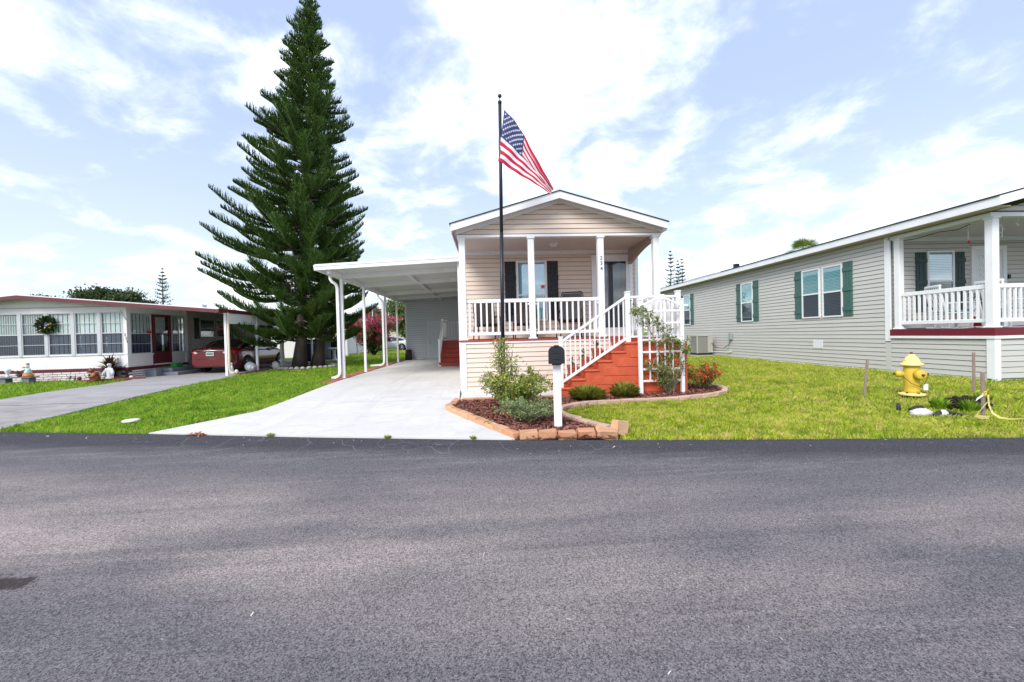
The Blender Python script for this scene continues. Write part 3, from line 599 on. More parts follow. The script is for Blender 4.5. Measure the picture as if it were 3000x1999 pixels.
# ------------------------------------------------------------------ carport
CP = empty('carport', (-4.78, 13.8, .16), 'white aluminium carport with flat roof over the concrete driveway', 'carport')
rz = lambda x: 3.60+(x+5.05)*.048
m = MB(); m.prism([(-5.05, 12.6, rz(-5.05)), (-.78, 12.6, rz(-.78)), (-.78, 12.6, rz(-.78)+.07), (-5.05, 12.6, rz(-5.05)+.07)], (0, 11.8, 0)); m.build('roof_deck', WHITE_AL, CP)
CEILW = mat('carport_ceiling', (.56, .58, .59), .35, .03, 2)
yy = 12.62; k = 0
while yy < 24.3:
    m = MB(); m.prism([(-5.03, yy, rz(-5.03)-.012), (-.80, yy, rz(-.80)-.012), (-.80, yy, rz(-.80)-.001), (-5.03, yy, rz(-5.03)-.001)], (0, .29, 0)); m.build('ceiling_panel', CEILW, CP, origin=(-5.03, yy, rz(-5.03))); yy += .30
m = MB(); m.prism([(-5.10, 12.56, rz(-5.1)-.06), (-.78, 12.56, rz(-.78)-.06), (-.78, 12.56, rz(-.78)+.10), (-5.10, 12.56, rz(-5.1)+.10)], (0, .038, 0)); m.build('front_fascia', WHITE, CP)
m = MB(); m.prism([(-5.11, 12.545, rz(-5.1)+.05), (-.78, 12.545, rz(-.78)+.05), (-.78, 12.545, rz(-.78)+.115), (-5.11, 12.545, rz(-5.1)+.115)], (0, .013, 0)); m.build('drip_edge', WHITE, CP)
m = MB(); m.prism([(-5.14, 12.57, rz(-5.1)-.06), (-5.05, 12.57, rz(-5.1)-.06), (-5.05, 12.57, rz(-5.1)+.10), (-5.16, 12.57, rz(-5.1)+.10)], (0, 11.8, 0)); m.build('gutter', WHITE, CP)
for y in (13.8, 16.2, 19.5, 21.9):
    m = MB(); m.prism([(-4.83, y-.04, rz(-4.83)-.17), (-.8, y-.04, rz(-.8)-.17), (-.8, y-.04, rz(-.8)-.013), (-4.83, y-.04, rz(-4.83)-.013)], (0, .08, 0)); m.build('cross_beam', WHITE_AL, CP)
    bx('post', WHITE, CP, -4.825, -4.735, y-.045, y+.045, .15, rz(-4.8)-.17, c=.008)
    bx('post_base', WHITE_AL, CP, -4.85, -4.71, y-.07, y+.07, .17, .185)
bx('long_beam', WHITE_AL, CP, -2.72, -2.64, 13.85, 24.2, rz(-2.7)-.13, rz(-2.7)-.015); bx('long_beam', WHITE_AL, CP, -4.82, -4.74, 12.7, 24.2, rz(-4.8)-.165, rz(-4.8)-.02)
bx('wall_post', WHITE, CP, -.90, -.82, 12.72, 12.80, .16, rz(-.86)-.02, c=.006); bx('wall_beam', WHITE_AL, CP, -.82, -.74, 12.8, 24.2, rz(-.8)-.15, rz(-.8)-.02)
def rtube(name, pts, wx, wy, mt, parent):          # rectangular downspout swept along pts
    pts = [Vector(p) for p in pts]; m = MB(); vs = []; n = len(pts)
    for i, p in enumerate(pts):
        t = (pts[min(i+1, n-1)]-pts[max(i-1, 0)]).normalized(); a = Vector((0, 1, 0)); b = t.cross(a).normalized()
        vs += [p+a*wy/2+b*wx/2, p-a*wy/2+b*wx/2, p-a*wy/2-b*wx/2, p+a*wy/2-b*wx/2]
    m.add(vs, [(i*4+k, i*4+(k+1) % 4, i*4+4+(k+1) % 4, i*4+4+k) for i in range(n-1) for k in range(4)] + [(3, 2, 1, 0), tuple(range(n*4-4, n*4))]); return m.build(name, mt, parent)
for y in (13.72, 19.42):
    zt = rz(-5.1)-.07; rtube('downspout', [(-5.09, y-.03, zt), (-5.085, y-.03, zt-.10), (-5.03, y-.03, zt-.19), (-4.95, y-.03, zt-.24), (-4.90, y-.03, zt-.30), (-4.875, y-.03, zt-.42), (-4.875, y-.03, .42), (-4.885, y-.03, .33), (-4.94, y-.03, .26), (-5.02, y-.03, .225), (-5.14 if y < 15 else -5.5, y-.03, .20)], .085, .075, WHITE, CP)
# storage room closing the back of the carport
SH = empty('storage_room', (-2.7, 24.3, .16), 'pale sided storage room with a panelled door behind the carport', 'shed')
fs = FN(24.3); sw = bx('wall', SHED_B, SH, -4.80, -.70, 24.3, 27, .10, 3.80)
siding(fs, SHEDW, sw, -4.74, -.72, .17, 3.74, .1300, [(-3.54, -2.72, .1, 2.42)])
fs.bx('corner_trim', WHITE, SH, -4.83, -4.74, -.01, .03, .15, 3.74)
m = MB()
for b in ((-3.54, -3.49, 0, .04, .17, 2.42), (-2.77, -2.72, 0, .04, .17, 2.42), (-3.49, -2.77, 0, .04, 2.37, 2.42)): fs.box(m, *b)
d_ = m.build('door', WHITE_AL, SH); DOORW = mat('pale_door', (.58, .63, .68), .45, .03); fs.bx('door_leaf', DOORW, d_, -3.49, -2.77, 0, .015, .19, 2.37)
for (a0, a1) in ((-3.42, -3.17), (-3.09, -2.84)):
    for (c0, c1) in ((.36, .95), (1.10, 1.80), (1.92, 2.22)):
        m = MB(); fs.box(m, a0, a1, .0155, .024, c0, c0+.03); fs.box(m, a0, a1, .0155, .024, c1-.03, c1); fs.box(m, a0, a0+.03, .0155, .024, c0+.03, c1-.03); fs.box(m, a1-.03, a1, .0155, .024, c0+.03, c1-.03); m.build('door_panel', DOORW, d_)
for z in (1.12, 1.28): m = MB(); m.lathe([(.0, 0), (.03, 0), (.03, .04), (0, .045)], (-3.44, 24.284, z), 10, M=Matrix.Rotation(math.pi/2, 3, 'X')); m.build('door_knob', CHROME, d_)
# red side steps under the carport
S2 = empty('side_steps', (-1.5, 17.9, .16), 'dark red wooden steps with white handrail under the carport', 'steps')
for i in range(6):
    z = .16+.185*(i+1); y0 = 17.9+.27*i; bx('riser', DECKRED, S2, -2.16, -.76, y0, y0+.03, .16, z-.03); bx('tread', DECKRED, S2, -2.20, -.74, y0-.02, y0+.30 if i < 5 else 21.2, z-.0295, z, c=.006)
bx('stringer', DECKRED, S2, -2.16, -2.12, 19.5, 21.2, .16, 1.24); bx('riser_side', DECKRED, S2, -2.16, -2.12, 18.5, 19.5, .16, .70)
post(S2, -2.14, 17.95, .18, 1.35, .08, name='newel'); post(S2, -2.14, 19.5, 1.28, 2.30, .09, name='newel'); post(S2, -2.14, 21.15, 1.28, 2.30, .09, name='newel')
for z0, z1 in ((1.22, 2.20), (.52, 1.45)): m = MB(); m.tube([(-2.14, 17.95, z0), (-2.14, 19.5, z1)], .03, 6); m.build('handrail', WHITE, S2)
rail_run(S2, (-2.14, 19.55), (-2.14, 21.1), 2.22, 1.36, 10, .05, .05, .03, .05); rail_run(S2, (-2.09, 21.15), (-.78, 21.15), 2.22, 1.36, 9, .05, .05, .03, .05)
for i in range(1, 7):
    t = i/7; piece('baluster', WHITE, S2, (-2.14, 17.95+1.55*t, (.87+1.825)/2+(t-.5)*.955), (.03, .03, .86))

# ------------------------------------------------------------------ terracotta stairs with railing
ST = empty('front_stairs', (3.0, 9.4, .05), 'terracotta painted precast stairs with white railing climbing to the porch', 'stairs')
xs = [1.55, 1.84, 2.14, 2.44, 2.75, 3.06, 4.40]; zs = [.25, .44, .635, .83, 1.025, 1.225]
m = MB(); P = [(1.55, 8.98, .02)]
for i in range(6): P += [(xs[i], 8.98, zs[i]-.002)] if i == 0 else [(xs[i], 8.98, zs[i-1]-.002), (xs[i], 8.98, zs[i]-.002)]
P += [(4.40, 8.98, zs[5]-.002), (4.40, 8.98, .02)]
n = len(P); vs = [Vector(p) for p in P]+[Vector(p)+Vector((0, .98, 0)) for p in P]
m.add(vs, [(i, (i+1) % n, n+(i+1) % n, n+i) for i in range(n)])
for i in range(6): # end faces as convex columns
    x0, x1, z = xs[i], xs[i+1], zs[i]-.002
    for y, rev in ((8.98, 0), (9.96, 1)):
        b = [(x0, y, .02), (x1, y, .02), (x1, y, z), (x0, y, z)]; m.add(b, [(3, 2, 1, 0) if rev else (0, 1, 2, 3)])
body = m.build('stair_body', TERRA, ST)
for i in range(6): bx('tread', TERRA, ST, xs[i]-.025, xs[i+1]+(.0 if i < 5 else .02), 8.955, 9.975, zs[i]-.05, zs[i]+.003+.0005*i, c=.018)
for i in range(1, 6):                                   # cast blocks: each course of the side proud of the one below
    x0 = xs[i]+.10; bx('side_block', TERRA, ST, x0, 4.385, 8.966, 8.979, zs[i-1]-.145, zs[i-1]+.035, c=.005)
bx('side_block', TERRA, ST, 4.30, 4.44, 8.93, 9.97, .02, 1.215, c=.012)
bx('porch_riser', DECKRED, ST, 3.0, 4.40, 9.93, 9.954, 1.23, 1.30)
def newel(x, y, z0, z1, wd=.085):
    p = bx('newel', WHITE, ST, x-wd/2, x+wd/2, y-wd/2, y+wd/2, z0, z1, c=.006); bx('newel_cap', WHITE, p, x-wd/2-.01, x+wd/2+.01, y-wd/2-.01, y+wd/2+.01, z1, z1+.03, c=.008)
newel(1.60, 9.03, .25, 1.36); newel(3.13, 9.03, 1.225, 2.33, .10); newel(4.29, 9.03, 1.225, 2.33, .10); newel(4.29, 9.90, 1.225, 2.33, .10)
for za, zb in ((1.285, 2.235), (.385, 1.315)):
    m = MB(); a = Vector((1.63, 9.03, za)); b = Vector((3.09, 9.03, zb)); t = (b-a).normalized(); u = Vector((-t.z, 0, t.x))*.025; v = Vector((0, .028, 0))
    m.add([a+u+v, a+u-v, a-u-v, a-u+v, b+u+v, b+u-v, b-u-v, b-u+v], [(0, 1, 2, 3), (7, 6, 5, 4), (0, 4, 5, 1), (1, 5, 6, 2), (2, 6, 7, 3), (3, 7, 4, 0)]); m.build('stair_rail', WHITE, ST)
for i in range(13):
    t = (i+.7)/13.2; x = 1.63+1.46*t; piece('baluster', WHITE, ST, (x, 9.03, .385+.93*t+.47), (.026, .026, .90))
rail_run(ST, (3.18, 9.03), (4.24, 9.03), 2.26, 1.32, 9, .05, .05, .026, .05); rail_run(ST, (4.29, 9.08), (4.29, 9.85), 2.26, 1.32, 7, .05, .05, .026, .05)

# ------------------------------------------------------------------ grey house on the right
R = empty('grey_house', (15.5, 12, .14), 'long grey vinyl sided mobile home with green shutters and white railed porch', 'house')
fw_ = FWt(11.5); fb = FN(11.1); ff = FN(8.68)
W = [(12.62, 13.42, 1.78, 3.50), (13.53, 14.33, 1.78, 3.50), (17.12, 17.94, 1.78, 3.50), (22.62, 23.40, 1.78, 3.50)]
rw = bx('side_wall', GREY_B, R, 11.5, 11.56, 11.10, 27.0, .05, 4.02)
siding(fw_, GREY, rw, 11.22, 26.95, .165, 4.0, .1270, W); 
for w_ in W: hung_window(fw_, R, *w_, WHITE, GLASS, GLASS_D, mid=.49, fw=.045)
for s in ((12.26, 12.61), (14.34, 14.69), (16.76, 17.11), (17.95, 18.30), (22.26, 22.61), (23.41, 23.76)): shutter(fw_, R, *s, 1.78, 3.52, GREENSH)
fw_.bx('corner_trim', WHITE, R, 11.06, 11.22, -.01, .03, 1.0, 3.98)
fw_.bx('base_trim', WHITE_AL, R, 8.7, 26.9, -.005, .035, .11, .165)
sk = bx('skirt_wall', GREY_B, R, 11.5, 11.56, 8.68, 11.10, .05, 1.10); siding(fw_, GREY, sk, 8.80, 11.06, .165, 1.08, .127); plank(fw_, GREY, sk, 11.06, 11.22, .165, .98)
sf = bx('front_skirt', GREY_B, R, 11.5, 20, 8.68, 8.74, .05, 1.10); siding(ff, GREY, sf, 11.62, 20, .165, 1.08, .127)
m = MB(); m.box(11.465, 11.62, 8.645, 8.80, .10, 1.08); m.build('corner_trim', WHITE, R)
RED2 = mat('dark_red_band', (.15, .012, .025), .5, .08, 3)
m = MB(); m.box(11.455, 11.50, 8.68, 11.06, 1.155, 1.33); m.box(11.455, 20, 8.635, 8.679, 1.155, 1.33); m.build('red_band', RED2, R)
m = MB(); m.box(11.44, 11.50, 8.62, 11.06, 1.085, 1.15); m.box(11.501, 20, 8.62, 8.679, 1.085, 1.15); m.build('band_trim', WHITE, R)
bx('deck', GREY_B, R, 11.5, 20, 8.70, 11.1, 1.27, 1.32)
pw = bx('porch_wall', GREY_B, R, 11.56, 20, 11.1, 11.16, 1.3, 4.0); RW = (12.61, 13.44, 1.80, 3.56); RD = (13.97, 15.06, 1.34, 3.68)
siding(fb, GREY, pw, 11.58, 20, 1.34, 3.93, .127, [RW, RD]); hung_window(fb, R, *RW, WHITE, GLASS_B, GLASS_D, mid=.505)
shutter(fb, R, 12.27, 12.60, 1.80, 3.52, GREENSH_SHADED); shutter(fb, R, 13.45, 13.78, 1.80, 3.52, GREENSH_SHADED)
m = MB()
for b in ((13.97, 14.08, 0, .05, 1.34, 3.68), (14.95, 15.06, 0, .05, 1.34, 3.68), (14.08, 14.95, 0, .05, 3.58, 3.68)): fb.box(m, *b)
rd = m.build('front_door', WHITE, R)
m = MB()
for b in ((14.08, 14.20, 0, .03, 1.34, 3.58), (14.83, 14.95, 0, .03, 1.34, 3.58), (14.20, 14.83, 0, .03, 3.40, 3.58), (14.20, 14.83, 0, .03, 1.34, 2.2)): fb.box(m, *b)
m.build('door_leaf', WHITE_AL, rd); fb.bx('pane', mat('frosted_pane', (.55, .58, .6), .25, .35, 9, stretch=(4, 1, .8), spec=.8), rd, 14.20, 14.83, .005, .012, 2.2, 3.40)
fb.bx('doorbell', BLACK, R, 15.12, 15.18, .017, .05, 2.72, 2.84)
bx('porch_ceiling', PCEIL, R, 11.52, 20, 8.76, 11.1, 3.95, 3.98); fb.bx('wall_crown', WHITE_AL, R, 11.58, 20, .017, .05, 3.84, 3.95)
for (a, b_) in (((11.47, 11.62), (8.70, 11.10)), ): bx('side_header', WHITE_AL, R, a[0], a[1], b_[0], b_[1], 3.87, 3.96)
bx('front_header', WHITE_AL, R, 11.62, 20, 8.70, 8.84, 3.87, 3.96)
post(R, 11.575, 8.765, 1.33, 3.87, .16); post(R, 11.575, 10.90, 1.33, 3.87, .15)
rail_run(R, (11.575, 8.85), (11.575, 10.82), 2.345, 1.46, 15, .10, .09, .045); rail_run(R, (11.66, 8.765), (16, 8.765), 2.345, 1.46, 32, .10, .09, .045)
m = MB(); ridge = 16.0
for z0, z1, nm, mt_, ya, yb, xa in ((4.03, 4.06, 'soffit', mat('beige_soffit', (.50, .40, .27), .6, .05), 8.34, 27.3, 11.16), (4.20, 4.225, 'roof', SHINGLE, 8.27, 27.35, 11.10)):
    m = MB(); dz = .25*(ridge-xa); m.prism([(xa, ya, z0), (ridge, ya, z0+dz), (ridge, ya, z1+dz), (xa, ya, z1)], (0, yb-ya, 0)); m.build(nm, mt_, R)
    m = MB(); m.prism([(2*ridge-xa, ya, z0), (ridge, ya, z0+dz), (ridge, ya, z1+dz), (2*ridge-xa, ya, z1)], (0, yb-ya, 0)); m.build(nm, mt_, R)
bx('eave_fascia', WHITE, R, 11.13, 11.159, 8.30, 27.3, 4.0, 4.195)
m = MB(); m.prism([(11.13, 8.30, 4.0), (ridge, 8.30, 4.0+.25*4.87), (ridge, 8.30, 4.195+.25*4.87), (11.13, 8.30, 4.195)], (0, -.03, 0)); m.build('rake_fascia', WHITE, R)
bx('eave_soffit', MT['beige_soffit'], R, 11.16, 11.47, 8.34, 27.2, 3.985, 4.005)
gm = MB(); gm.prism([(11.55, 8.70, 3.97), (20.4, 8.70, 3.97), (16, 8.70, 5.05)], (0, .08, 0)); gm = gm.build('gable_wall', GREY_B, R); gable_siding(ff, GREY, gm, 11.5, 20.5, 16.0, 3.97, 5.10, .127)
fw_.bx('vent_plate', WHITE_AL, R, 13.45, 13.86, .016, .03, .72, 1.0)
bx('roof_vent', BLACK, R, 11.9, 12.1, 19.0, 19.2, 4.40, 4.60); bx('back_wall', GREY_B, R, 11.56, 20.4, 26.9, 27.0, .1, 4.1)

# ------------------------------------------------------------------ maroon trimmed house on the left
LH = empty('maroon_house', (-17.5, 16.5, .16), 'low cream mobile home with maroon fascia and long row of porch windows', 'house')
fl = FN(16.5); fe = FE(-13.8)
BRICK = mat('painted_brick', (.74, .68, .68), .75, .06, 5, objvar=.5, bump=.25); MORT = mat('dark_mortar', (.10, .06, .06), .95)
br = bx('brick_skirt', MORT, LH, -22, -13.82, 16.52, 16.60, .10, .50)
for rix in range(4):
    x = -21.9 + (.16 if rix % 2 else 0)
    while x < -14.1: piece('brick', BRICK, br, (x+.16, 16.505, .163+.083*rix+.033), (.306, .03, .066), c=.004); x += .326
bs = bx('brick_skirt', MORT, LH, -13.90, -13.82, 16.60, 18.0, .10, .50)
for rix in range(4):
    y = 16.52 + (.16 if rix % 2 else 0)
    while y < 17.75: piece('brick', BRICK, bs, (-13.805, y+.16, .163+.083*rix+.033), (.03, .306, .066), c=.004); y += .326
fl.bx('maroon_band', MAROON, LH, -22, -13.78, -.02, .025, .497, .605); fe.bx('maroon_band', MAROON, LH, 16.50, 19.6, -.02, .025, .497, .605)
fl.bx('lower_panel', CREAM, LH, -22, -13.82, -.06, .0, .605, 1.10); fl.bx('window_sill', CREAM, LH, -22, -13.80, -.06, .035, 1.10, 1.135)
fl.bx('upper_panel', CREAM, LH, -22, -13.82, -.06, .0, 2.735, 2.96); fl.bx('corner_post', CREAM, LH, -13.92, -13.78, -.12, .02, .605, 2.93)
muls = [-21.40, -20.45, -19.50, -18.55, -17.60, -16.66, -15.71, -14.77, -13.86]
SLATW = mat('white_vertical_slat', (.80, .82, .82), .6, .05, 3, objvar=.4)
def porch_window(fr, house, a0, a1, c0, c1, mode):
    m = MB(); e = .03; fw = .035
    for b in ((a0, a0+fw, -.02, e, c0, c1), (a1-fw, a1, -.02, e, c0, c1), (a0+fw, a1-fw, -.02, e, c0, c0+fw), (a0+fw, a1-fw, -.02, e, c1-fw, c1)): fr.box(m, *b)
    wn = m.build('window', GREYFR, house); cm = (c0+c1)/2
    for i, t in enumerate((.25, .5, .75)):
        c = c0+(c1-c0)*t; h = .018 if i == 1 else .008; fr.bx('glazing_bar', GREYFR, wn, a0+fw, a1-fw, -.012, .02 if i == 1 else .012, c-h, c+h)
    fr.bx('pane', GLASS_P, wn, a0+fw, a1-fw, -.006, -.003, cm, c1-fw); fr.bx('pane', SCREEN, wn, a0+fw, a1-fw, .004, .006, c0+fw, cm)
    fr.bx('interior', DARKIN, wn, a0, a1, -.30, -.28, c0, c1)
    w_ = .085; a = a0+fw+.01; k_ = 0
    while a < a1-fw-.03:
        if mode == 'open': fr.bx('slat', SLATW, wn, a, a+.026, -.09, -.03, c0+.02, c1-.06)
        else: fr.bx('slat', SLATW, wn, a, min(a+w_-.014, a1-fw), -.05-.02*(k_ % 2), -.044-.02*(k_ % 2), c0+.02, c1-.02)
        a += w_; k_ += 1
    return wn
for i in range(len(muls)-1):
    porch_window(fl, LH, muls[i]+.055, muls[i+1]-.055, 1.135, 2.735, 'open' if muls[i+1] < -16 else 'closed')
    fl.bx('mullion', GREYFR, LH, muls[i]-.055, muls[i]+.055, -.03, .045, 1.10, 2.74)
for j, ch in enumerate('235'): text('house_number', ch, .15, BLACK, LH, (-13.85+.035*j, 16.475, 1.80-.13*j), depth=.003)
# side wall of the porch with door
fe.bx('lower_panel', CREAM, LH, 16.62, 17.68, -.05, 0, .605, 1.05); fe.bx('lower_panel', CREAM, LH, 18.64, 19.5, -.05, 0, .605, 1.05)
fe.bx('window_sill', CREAM, LH, 16.56, 17.68, -.05, .05, 1.05, 1.10); fe.bx('window_sill', CREAM, LH, 18.64, 19.5, -.05, .05, 1.05, 1.10)
porch_window(fe, LH, 16.62, 17.62, 1.10, 2.70, 'closed'); porch_window(fe, LH, 18.70, 19.46, 1.10, 2.70, 'closed')
fe.bx('upper_panel', CREAM, LH, 16.5, 19.6, -.05, .01, 2.70, 2.95)
m = MB()
for b in ((17.68, 17.80, -.02, .04, .605, 2.70), (18.54, 18.64, -.02, .04, .605, 2.70), (17.80, 18.54, -.02, .04, 2.60, 2.70), (17.80, 18.54, -.01, .03, .66, 1.16), (17.80, 18.54, -.01, .03, 1.86, 1.92)): fe.box(m, *b)
ld = m.build('maroon_door', MAROON, LH); fe.bx('pane', GLASS_P, ld, 17.80, 18.54, 0, .006, 1.92, 2.60); fe.bx('pane', SCREEN, ld, 17.80, 18.54, 0, .006, 1.16, 1.86); fe.bx('curtain', BLIND, ld, 17.82, 18.52, -.12, -.11, 1.92, 2.6); fe.bx('interior', DARKIN, ld, 17.8, 18.54, -.3, -.28, .7, 2.6); fe.bx('threshold', WHITE_AL, ld, 17.68, 18.64, -.01, .05, .605, .655)
fe.bx('red_sign', mat('red_sticker', (.65, .03, .02), .5), LH, 17.42, 17.60, .031, .036, 1.90, 2.02)
fe.bx('corner_post', CREAM, LH, 19.50, 19.64, -.06, .03, .605, 2.95)
rb = fe.bx('ribbed_wall', TAUPE, LH, 19.64, 27, -.08, -.03, .16, 2.98)
y = 19.66
while y < 26.9: fe.bx('rib', TAUPE, rb, y, y+.05, -.0295, -.012, .70 if y < 20.2 else .20, 2.9); y += .10
fe.bx('belt_rail', TAUPE, LH, 19.64, 27, -.0115, .01, .55, .66)
for w_ in ((20.42, 21.50), (21.60, 22.65), (25.0, 26.0)): hung_window(FE(-13.80), LH, w_[0], w_[1], 1.72, 2.62, TAUPE, GLASS_D, GLASS_D, blind=False, fw=.05)
for s in ((20.10, 20.40), (22.68, 22.98)): shutter(FE(-13.80), LH, *s, 1.66, 2.66, BLACK, battens=(.1, .9))
# roof and its own carport
WROOF = mat('white_roof', (.80, .80, .80), .5, .05, 2, dirt=.2)
zr = lambda x: 3.36-.094*abs(x+17.2)
for xa, xb in ((-24.0, -17.2), (-17.2, -10.12)):
    m = MB(); m.prism([(xa, 16.06, zr(xa)+.0), (xb, 16.06, zr(xb)+.0), (xb, 16.06, zr(xb)+.055), (xa, 16.06, zr(xa)+.055)], (0, 11.9, 0)); m.build('roof', WROOF, LH)
    m = MB(); m.prism([(xa, 16.02, zr(xa)-.115), (xb, 16.02, zr(xb)-.115), (xb, 16.02, zr(xb)+.02), (xa, 16.02, zr(xa)+.02)], (0, .038, 0)); m.build('fascia', MAROON_F, LH)
    m = MB(); m.prism([(xa, 16.10, zr(xa)-.05), (xb-.02, 16.10, zr(xb)-.05), (xb-.02, 16.10, zr(xb)-.005), (xa, 16.10, zr(xa)-.005)], (0, 11.8, 0)); m.build('ceiling', TAUPE, LH)
m = MB(); m.prism([(-20.9, 16.5, 2.96), (-13.80, 16.5, 2.96), (-13.80, 16.5, zr(-13.8)-.05), (-17.2, 16.5, zr(-17.2)-.05)], (0, .06, 0)); m.build('gable_panel', CREAM, LH)
fl.bx('header_trim', TAUPE, LH, -22, -13.8, 0, .03, 2.93, 2.965)
bx('side_fascia', MAROON, LH, -10.118, -10.09, 16.02, 19.0, 2.60, 2.745); bx('side_valance', WROOF, LH, -10.20, -10.13, 16.62, 27.5, 2.19, 2.655)
TANM = mat('tan_downspout', (.62, .55, .40), .5, .05)
for y in (16.5, 18.6, 20.7, 24.2): bx('carport_post', WHITE, LH, -10.20, -10.11, y-.04, y+.04, .15, 2.62, c=.006)
for y in (16.5, 20.7): m = MB(); m.tube([(-10.05, y-.02, 2.60), (-10.05, y-.02, .42), (-10.03, y-.02, .33), (-9.93, y-.02, .27), (-9.85, y-.02, .25)], .042, 8); m.build('downspout', TANM, LH)
bx('roof_cap', WROOF, LH, -11.9, -11.6, 17.4, 17.7, zr(-11.8)+.02, zr(-11.8)+.18)
m = MB(); m.tube([(-13.95, 16.42, 2.78), (-13.78, 16.46, 2.42)], .012, 6); m.build('awning_arm', GREYFR, LH)
# concrete steps at its door
GRC = mat('grey_painted_concrete', (.20, .22, .25), .7, .12, 4, bump=.2)
LS = empty('concrete_steps', (-13.3, 18.3, .16), 'grey painted concrete steps at the maroon door', 'steps')
bx('lower_step', GRC, LS, -13.77, -12.75, 17.55, 19.30, .14, .305, c=.015); bx('upper_step', GRC, LS, -13.77, -13.12, 17.75, 19.20, .306, .46, c=.015); bx('side_block', GRC, LS, -13.76, -13.35, 17.22, 17.54, .14, .44, c=.015)
# ------------------------------------------------------------------ vegetation
def unit(v): return v/np.maximum(np.linalg.norm(v, axis=-1, keepdims=True), 1e-9)
BARK = mat('grey_bark', (.075, .062, .052), .95, .35, 5, bump=1, bscale=14, stretch=(1, 1, .3))
LIMB = mat('limb_bark', (.22, .18, .15), .9, .2, 6)
PINE = mat('norfolk_needles', (.010, .040, .008), .6, 0, 2, island=.65, col2=(.12, .23, .025), sub=.25)
PINE2 = mat('far_pine_needles', (.05, .08, .045), .7, 0, 2, island=.65, col2=(.09, .14, .07), sub=.2)
def norfolk(name, base, top, tiers, prof, label, group=None, z0=1.2, fol0=.38, dens=1.0, needle=.05, nm=PINE, seed=1, trunk_r=.24, bias=(0, 0), bl=.34, K=12, upx=.0, low_bare=0.0):
    r = np.random.default_rng(seed); base = np.array(base, float); top = np.array(top, float); Hh = top[2]-base[2]
    t_ = empty(name, base, label, 'tree', group); n = 14; m = MB()
    ctr = lambda z: base+(top-base)*((z-base[2])/Hh)+np.array([.05*math.sin(z*.7), .05*math.cos(z*.9), 0])*min(1, (z-base[2]))
    zs_ = np.linspace(0, Hh, n); pts = [ctr(base[2]+z) for z in zs_]; rad = [trunk_r*(1-z/Hh)**.8*(1+.45*math.exp(-z*2.5))+.012 for z in zs_]
    m.tube(pts, rad, 10); m.build('trunk', BARK, t_)
    lm = MB(); B0 = []; BD = []; BL = []
    for i in range(tiers):
        u = i/(tiers-1); z = base[2]+z0+(Hh-z0-.15)*u**.97; c = ctr(z); Rm = prof(u)
        nb = int(r.integers(6, 10)) if u < .93 else 4; a0 = r.uniform(0, 6.28)
        for b in range(nb):
            if u > .05 and u < .9 and r.uniform() < .13: continue
            a = a0+2*np.pi*b/nb+r.normal(0, .12); Ln = Rm*(r.uniform(.62, 1.12) if u < .7 else r.uniform(.7, 1.08))*(1+bias[0]*math.cos(a)+bias[1]*math.sin(a))
            rise = -.06+.36*u+r.normal(0, .075)+upx; droop = .16*(1-u)*r.uniform(.5, 1.4); tipup = .20*(1-.4*u)*r.uniform(.5, 1.5)
            h = np.array([math.cos(a), math.sin(a), 0]); S = np.linspace(0, 1, 9)
            pz = Ln*(rise*S-droop*np.sin(np.pi*S*.9)+tipup*S**2.6); wob = r.normal(0, .03)*Ln
            side = np.array([-h[1], h[0], 0]); P = c+np.outer(S*Ln, h)+np.outer(np.sin(S*3)*wob, side); P[:, 2] += pz
            lm.tube([Vector(p) for p in P[::2]], [(.012+.010*Ln)*(1-.8*s) for s in S[::2]], 4, cap=False)
            f0 = min(.8, fol0*(1-.75*u)*r.uniform(.7, 1.3)) if Ln > .8 else .05; nn = max(4, int(Ln*(1-f0)/.052*dens))
            s = np.linspace(f0, 1, nn); q = np.stack([np.interp(s, S, P[:, k]) for k in range(3)], 1); T = unit(np.gradient(P, axis=0)); T = np.stack([np.interp(s, S, T[:, k]) for k in range(3)], 1); T = unit(T)
            Uv = unit(np.cross(np.broadcast_to(side, T.shape), T)); Uv *= np.sign(Uv[:, 2:3]+1e-9)
            env = np.minimum(1, (1-s)/.22+.35)*np.minimum(1, (s-f0)/.12+.45)
            for sg in (-1, 1, 0):
                k = nn; lat = sg*r.uniform(.55, 1.0, k) if sg else r.normal(0, .25, k)
                d = unit(T*r.uniform(.45, .9, k)[:, None]+np.outer(lat, side)+Uv*r.uniform(.35, .95, k)[:, None]*(1.0 if sg else 1.5)); d[:, 2] += .12; d = unit(d)
                B0.append(q); BD.append(d); BL.append(bl*env*r.uniform(.7, 1.15, k)*(1.0 if sg else .8)*min(1, .45+Ln*.35))
    # leader tuft
    lm.build('limbs', LIMB, t_, kind='stuff')
    B0 = np.concatenate(B0); BD = np.concatenate(BD); BL = np.concatenate(BL)[:, None]; nB = len(B0)
    A = unit(np.cross(BD, np.broadcast_to([.3, .2, .93], BD.shape))); Bv = np.cross(BD, A); out = []
    wd = needle*.42                                   # the cord itself: two crossed slim blades
    for ax in (A, Bv): out.append(np.stack([B0-ax*wd*.7, B0+ax*wd*.7, B0+BD*BL], 1))
    for k in range(K):
        s = (k+r.uniform(.1, .9, (nB, 1)))/K; ph = r.uniform(0, 6.28, (nB, 1)); rad = A*np.cos(ph)+Bv*np.sin(ph); p = B0+BD*BL*s
        d = unit(BD*1.0+rad*r.uniform(.5, .9, (nB, 1))+np.array([0, 0, .25])); ln = needle*(1.15-.5*s); w = np.cross(d, rad); w = unit(w)*needle*.16
        out.append(np.stack([p-w, p+w, p+d*ln], 1))
    np_obj('crown', np.concatenate(out), nm, t_, origin=tuple(base), kind='stuff'); return t_
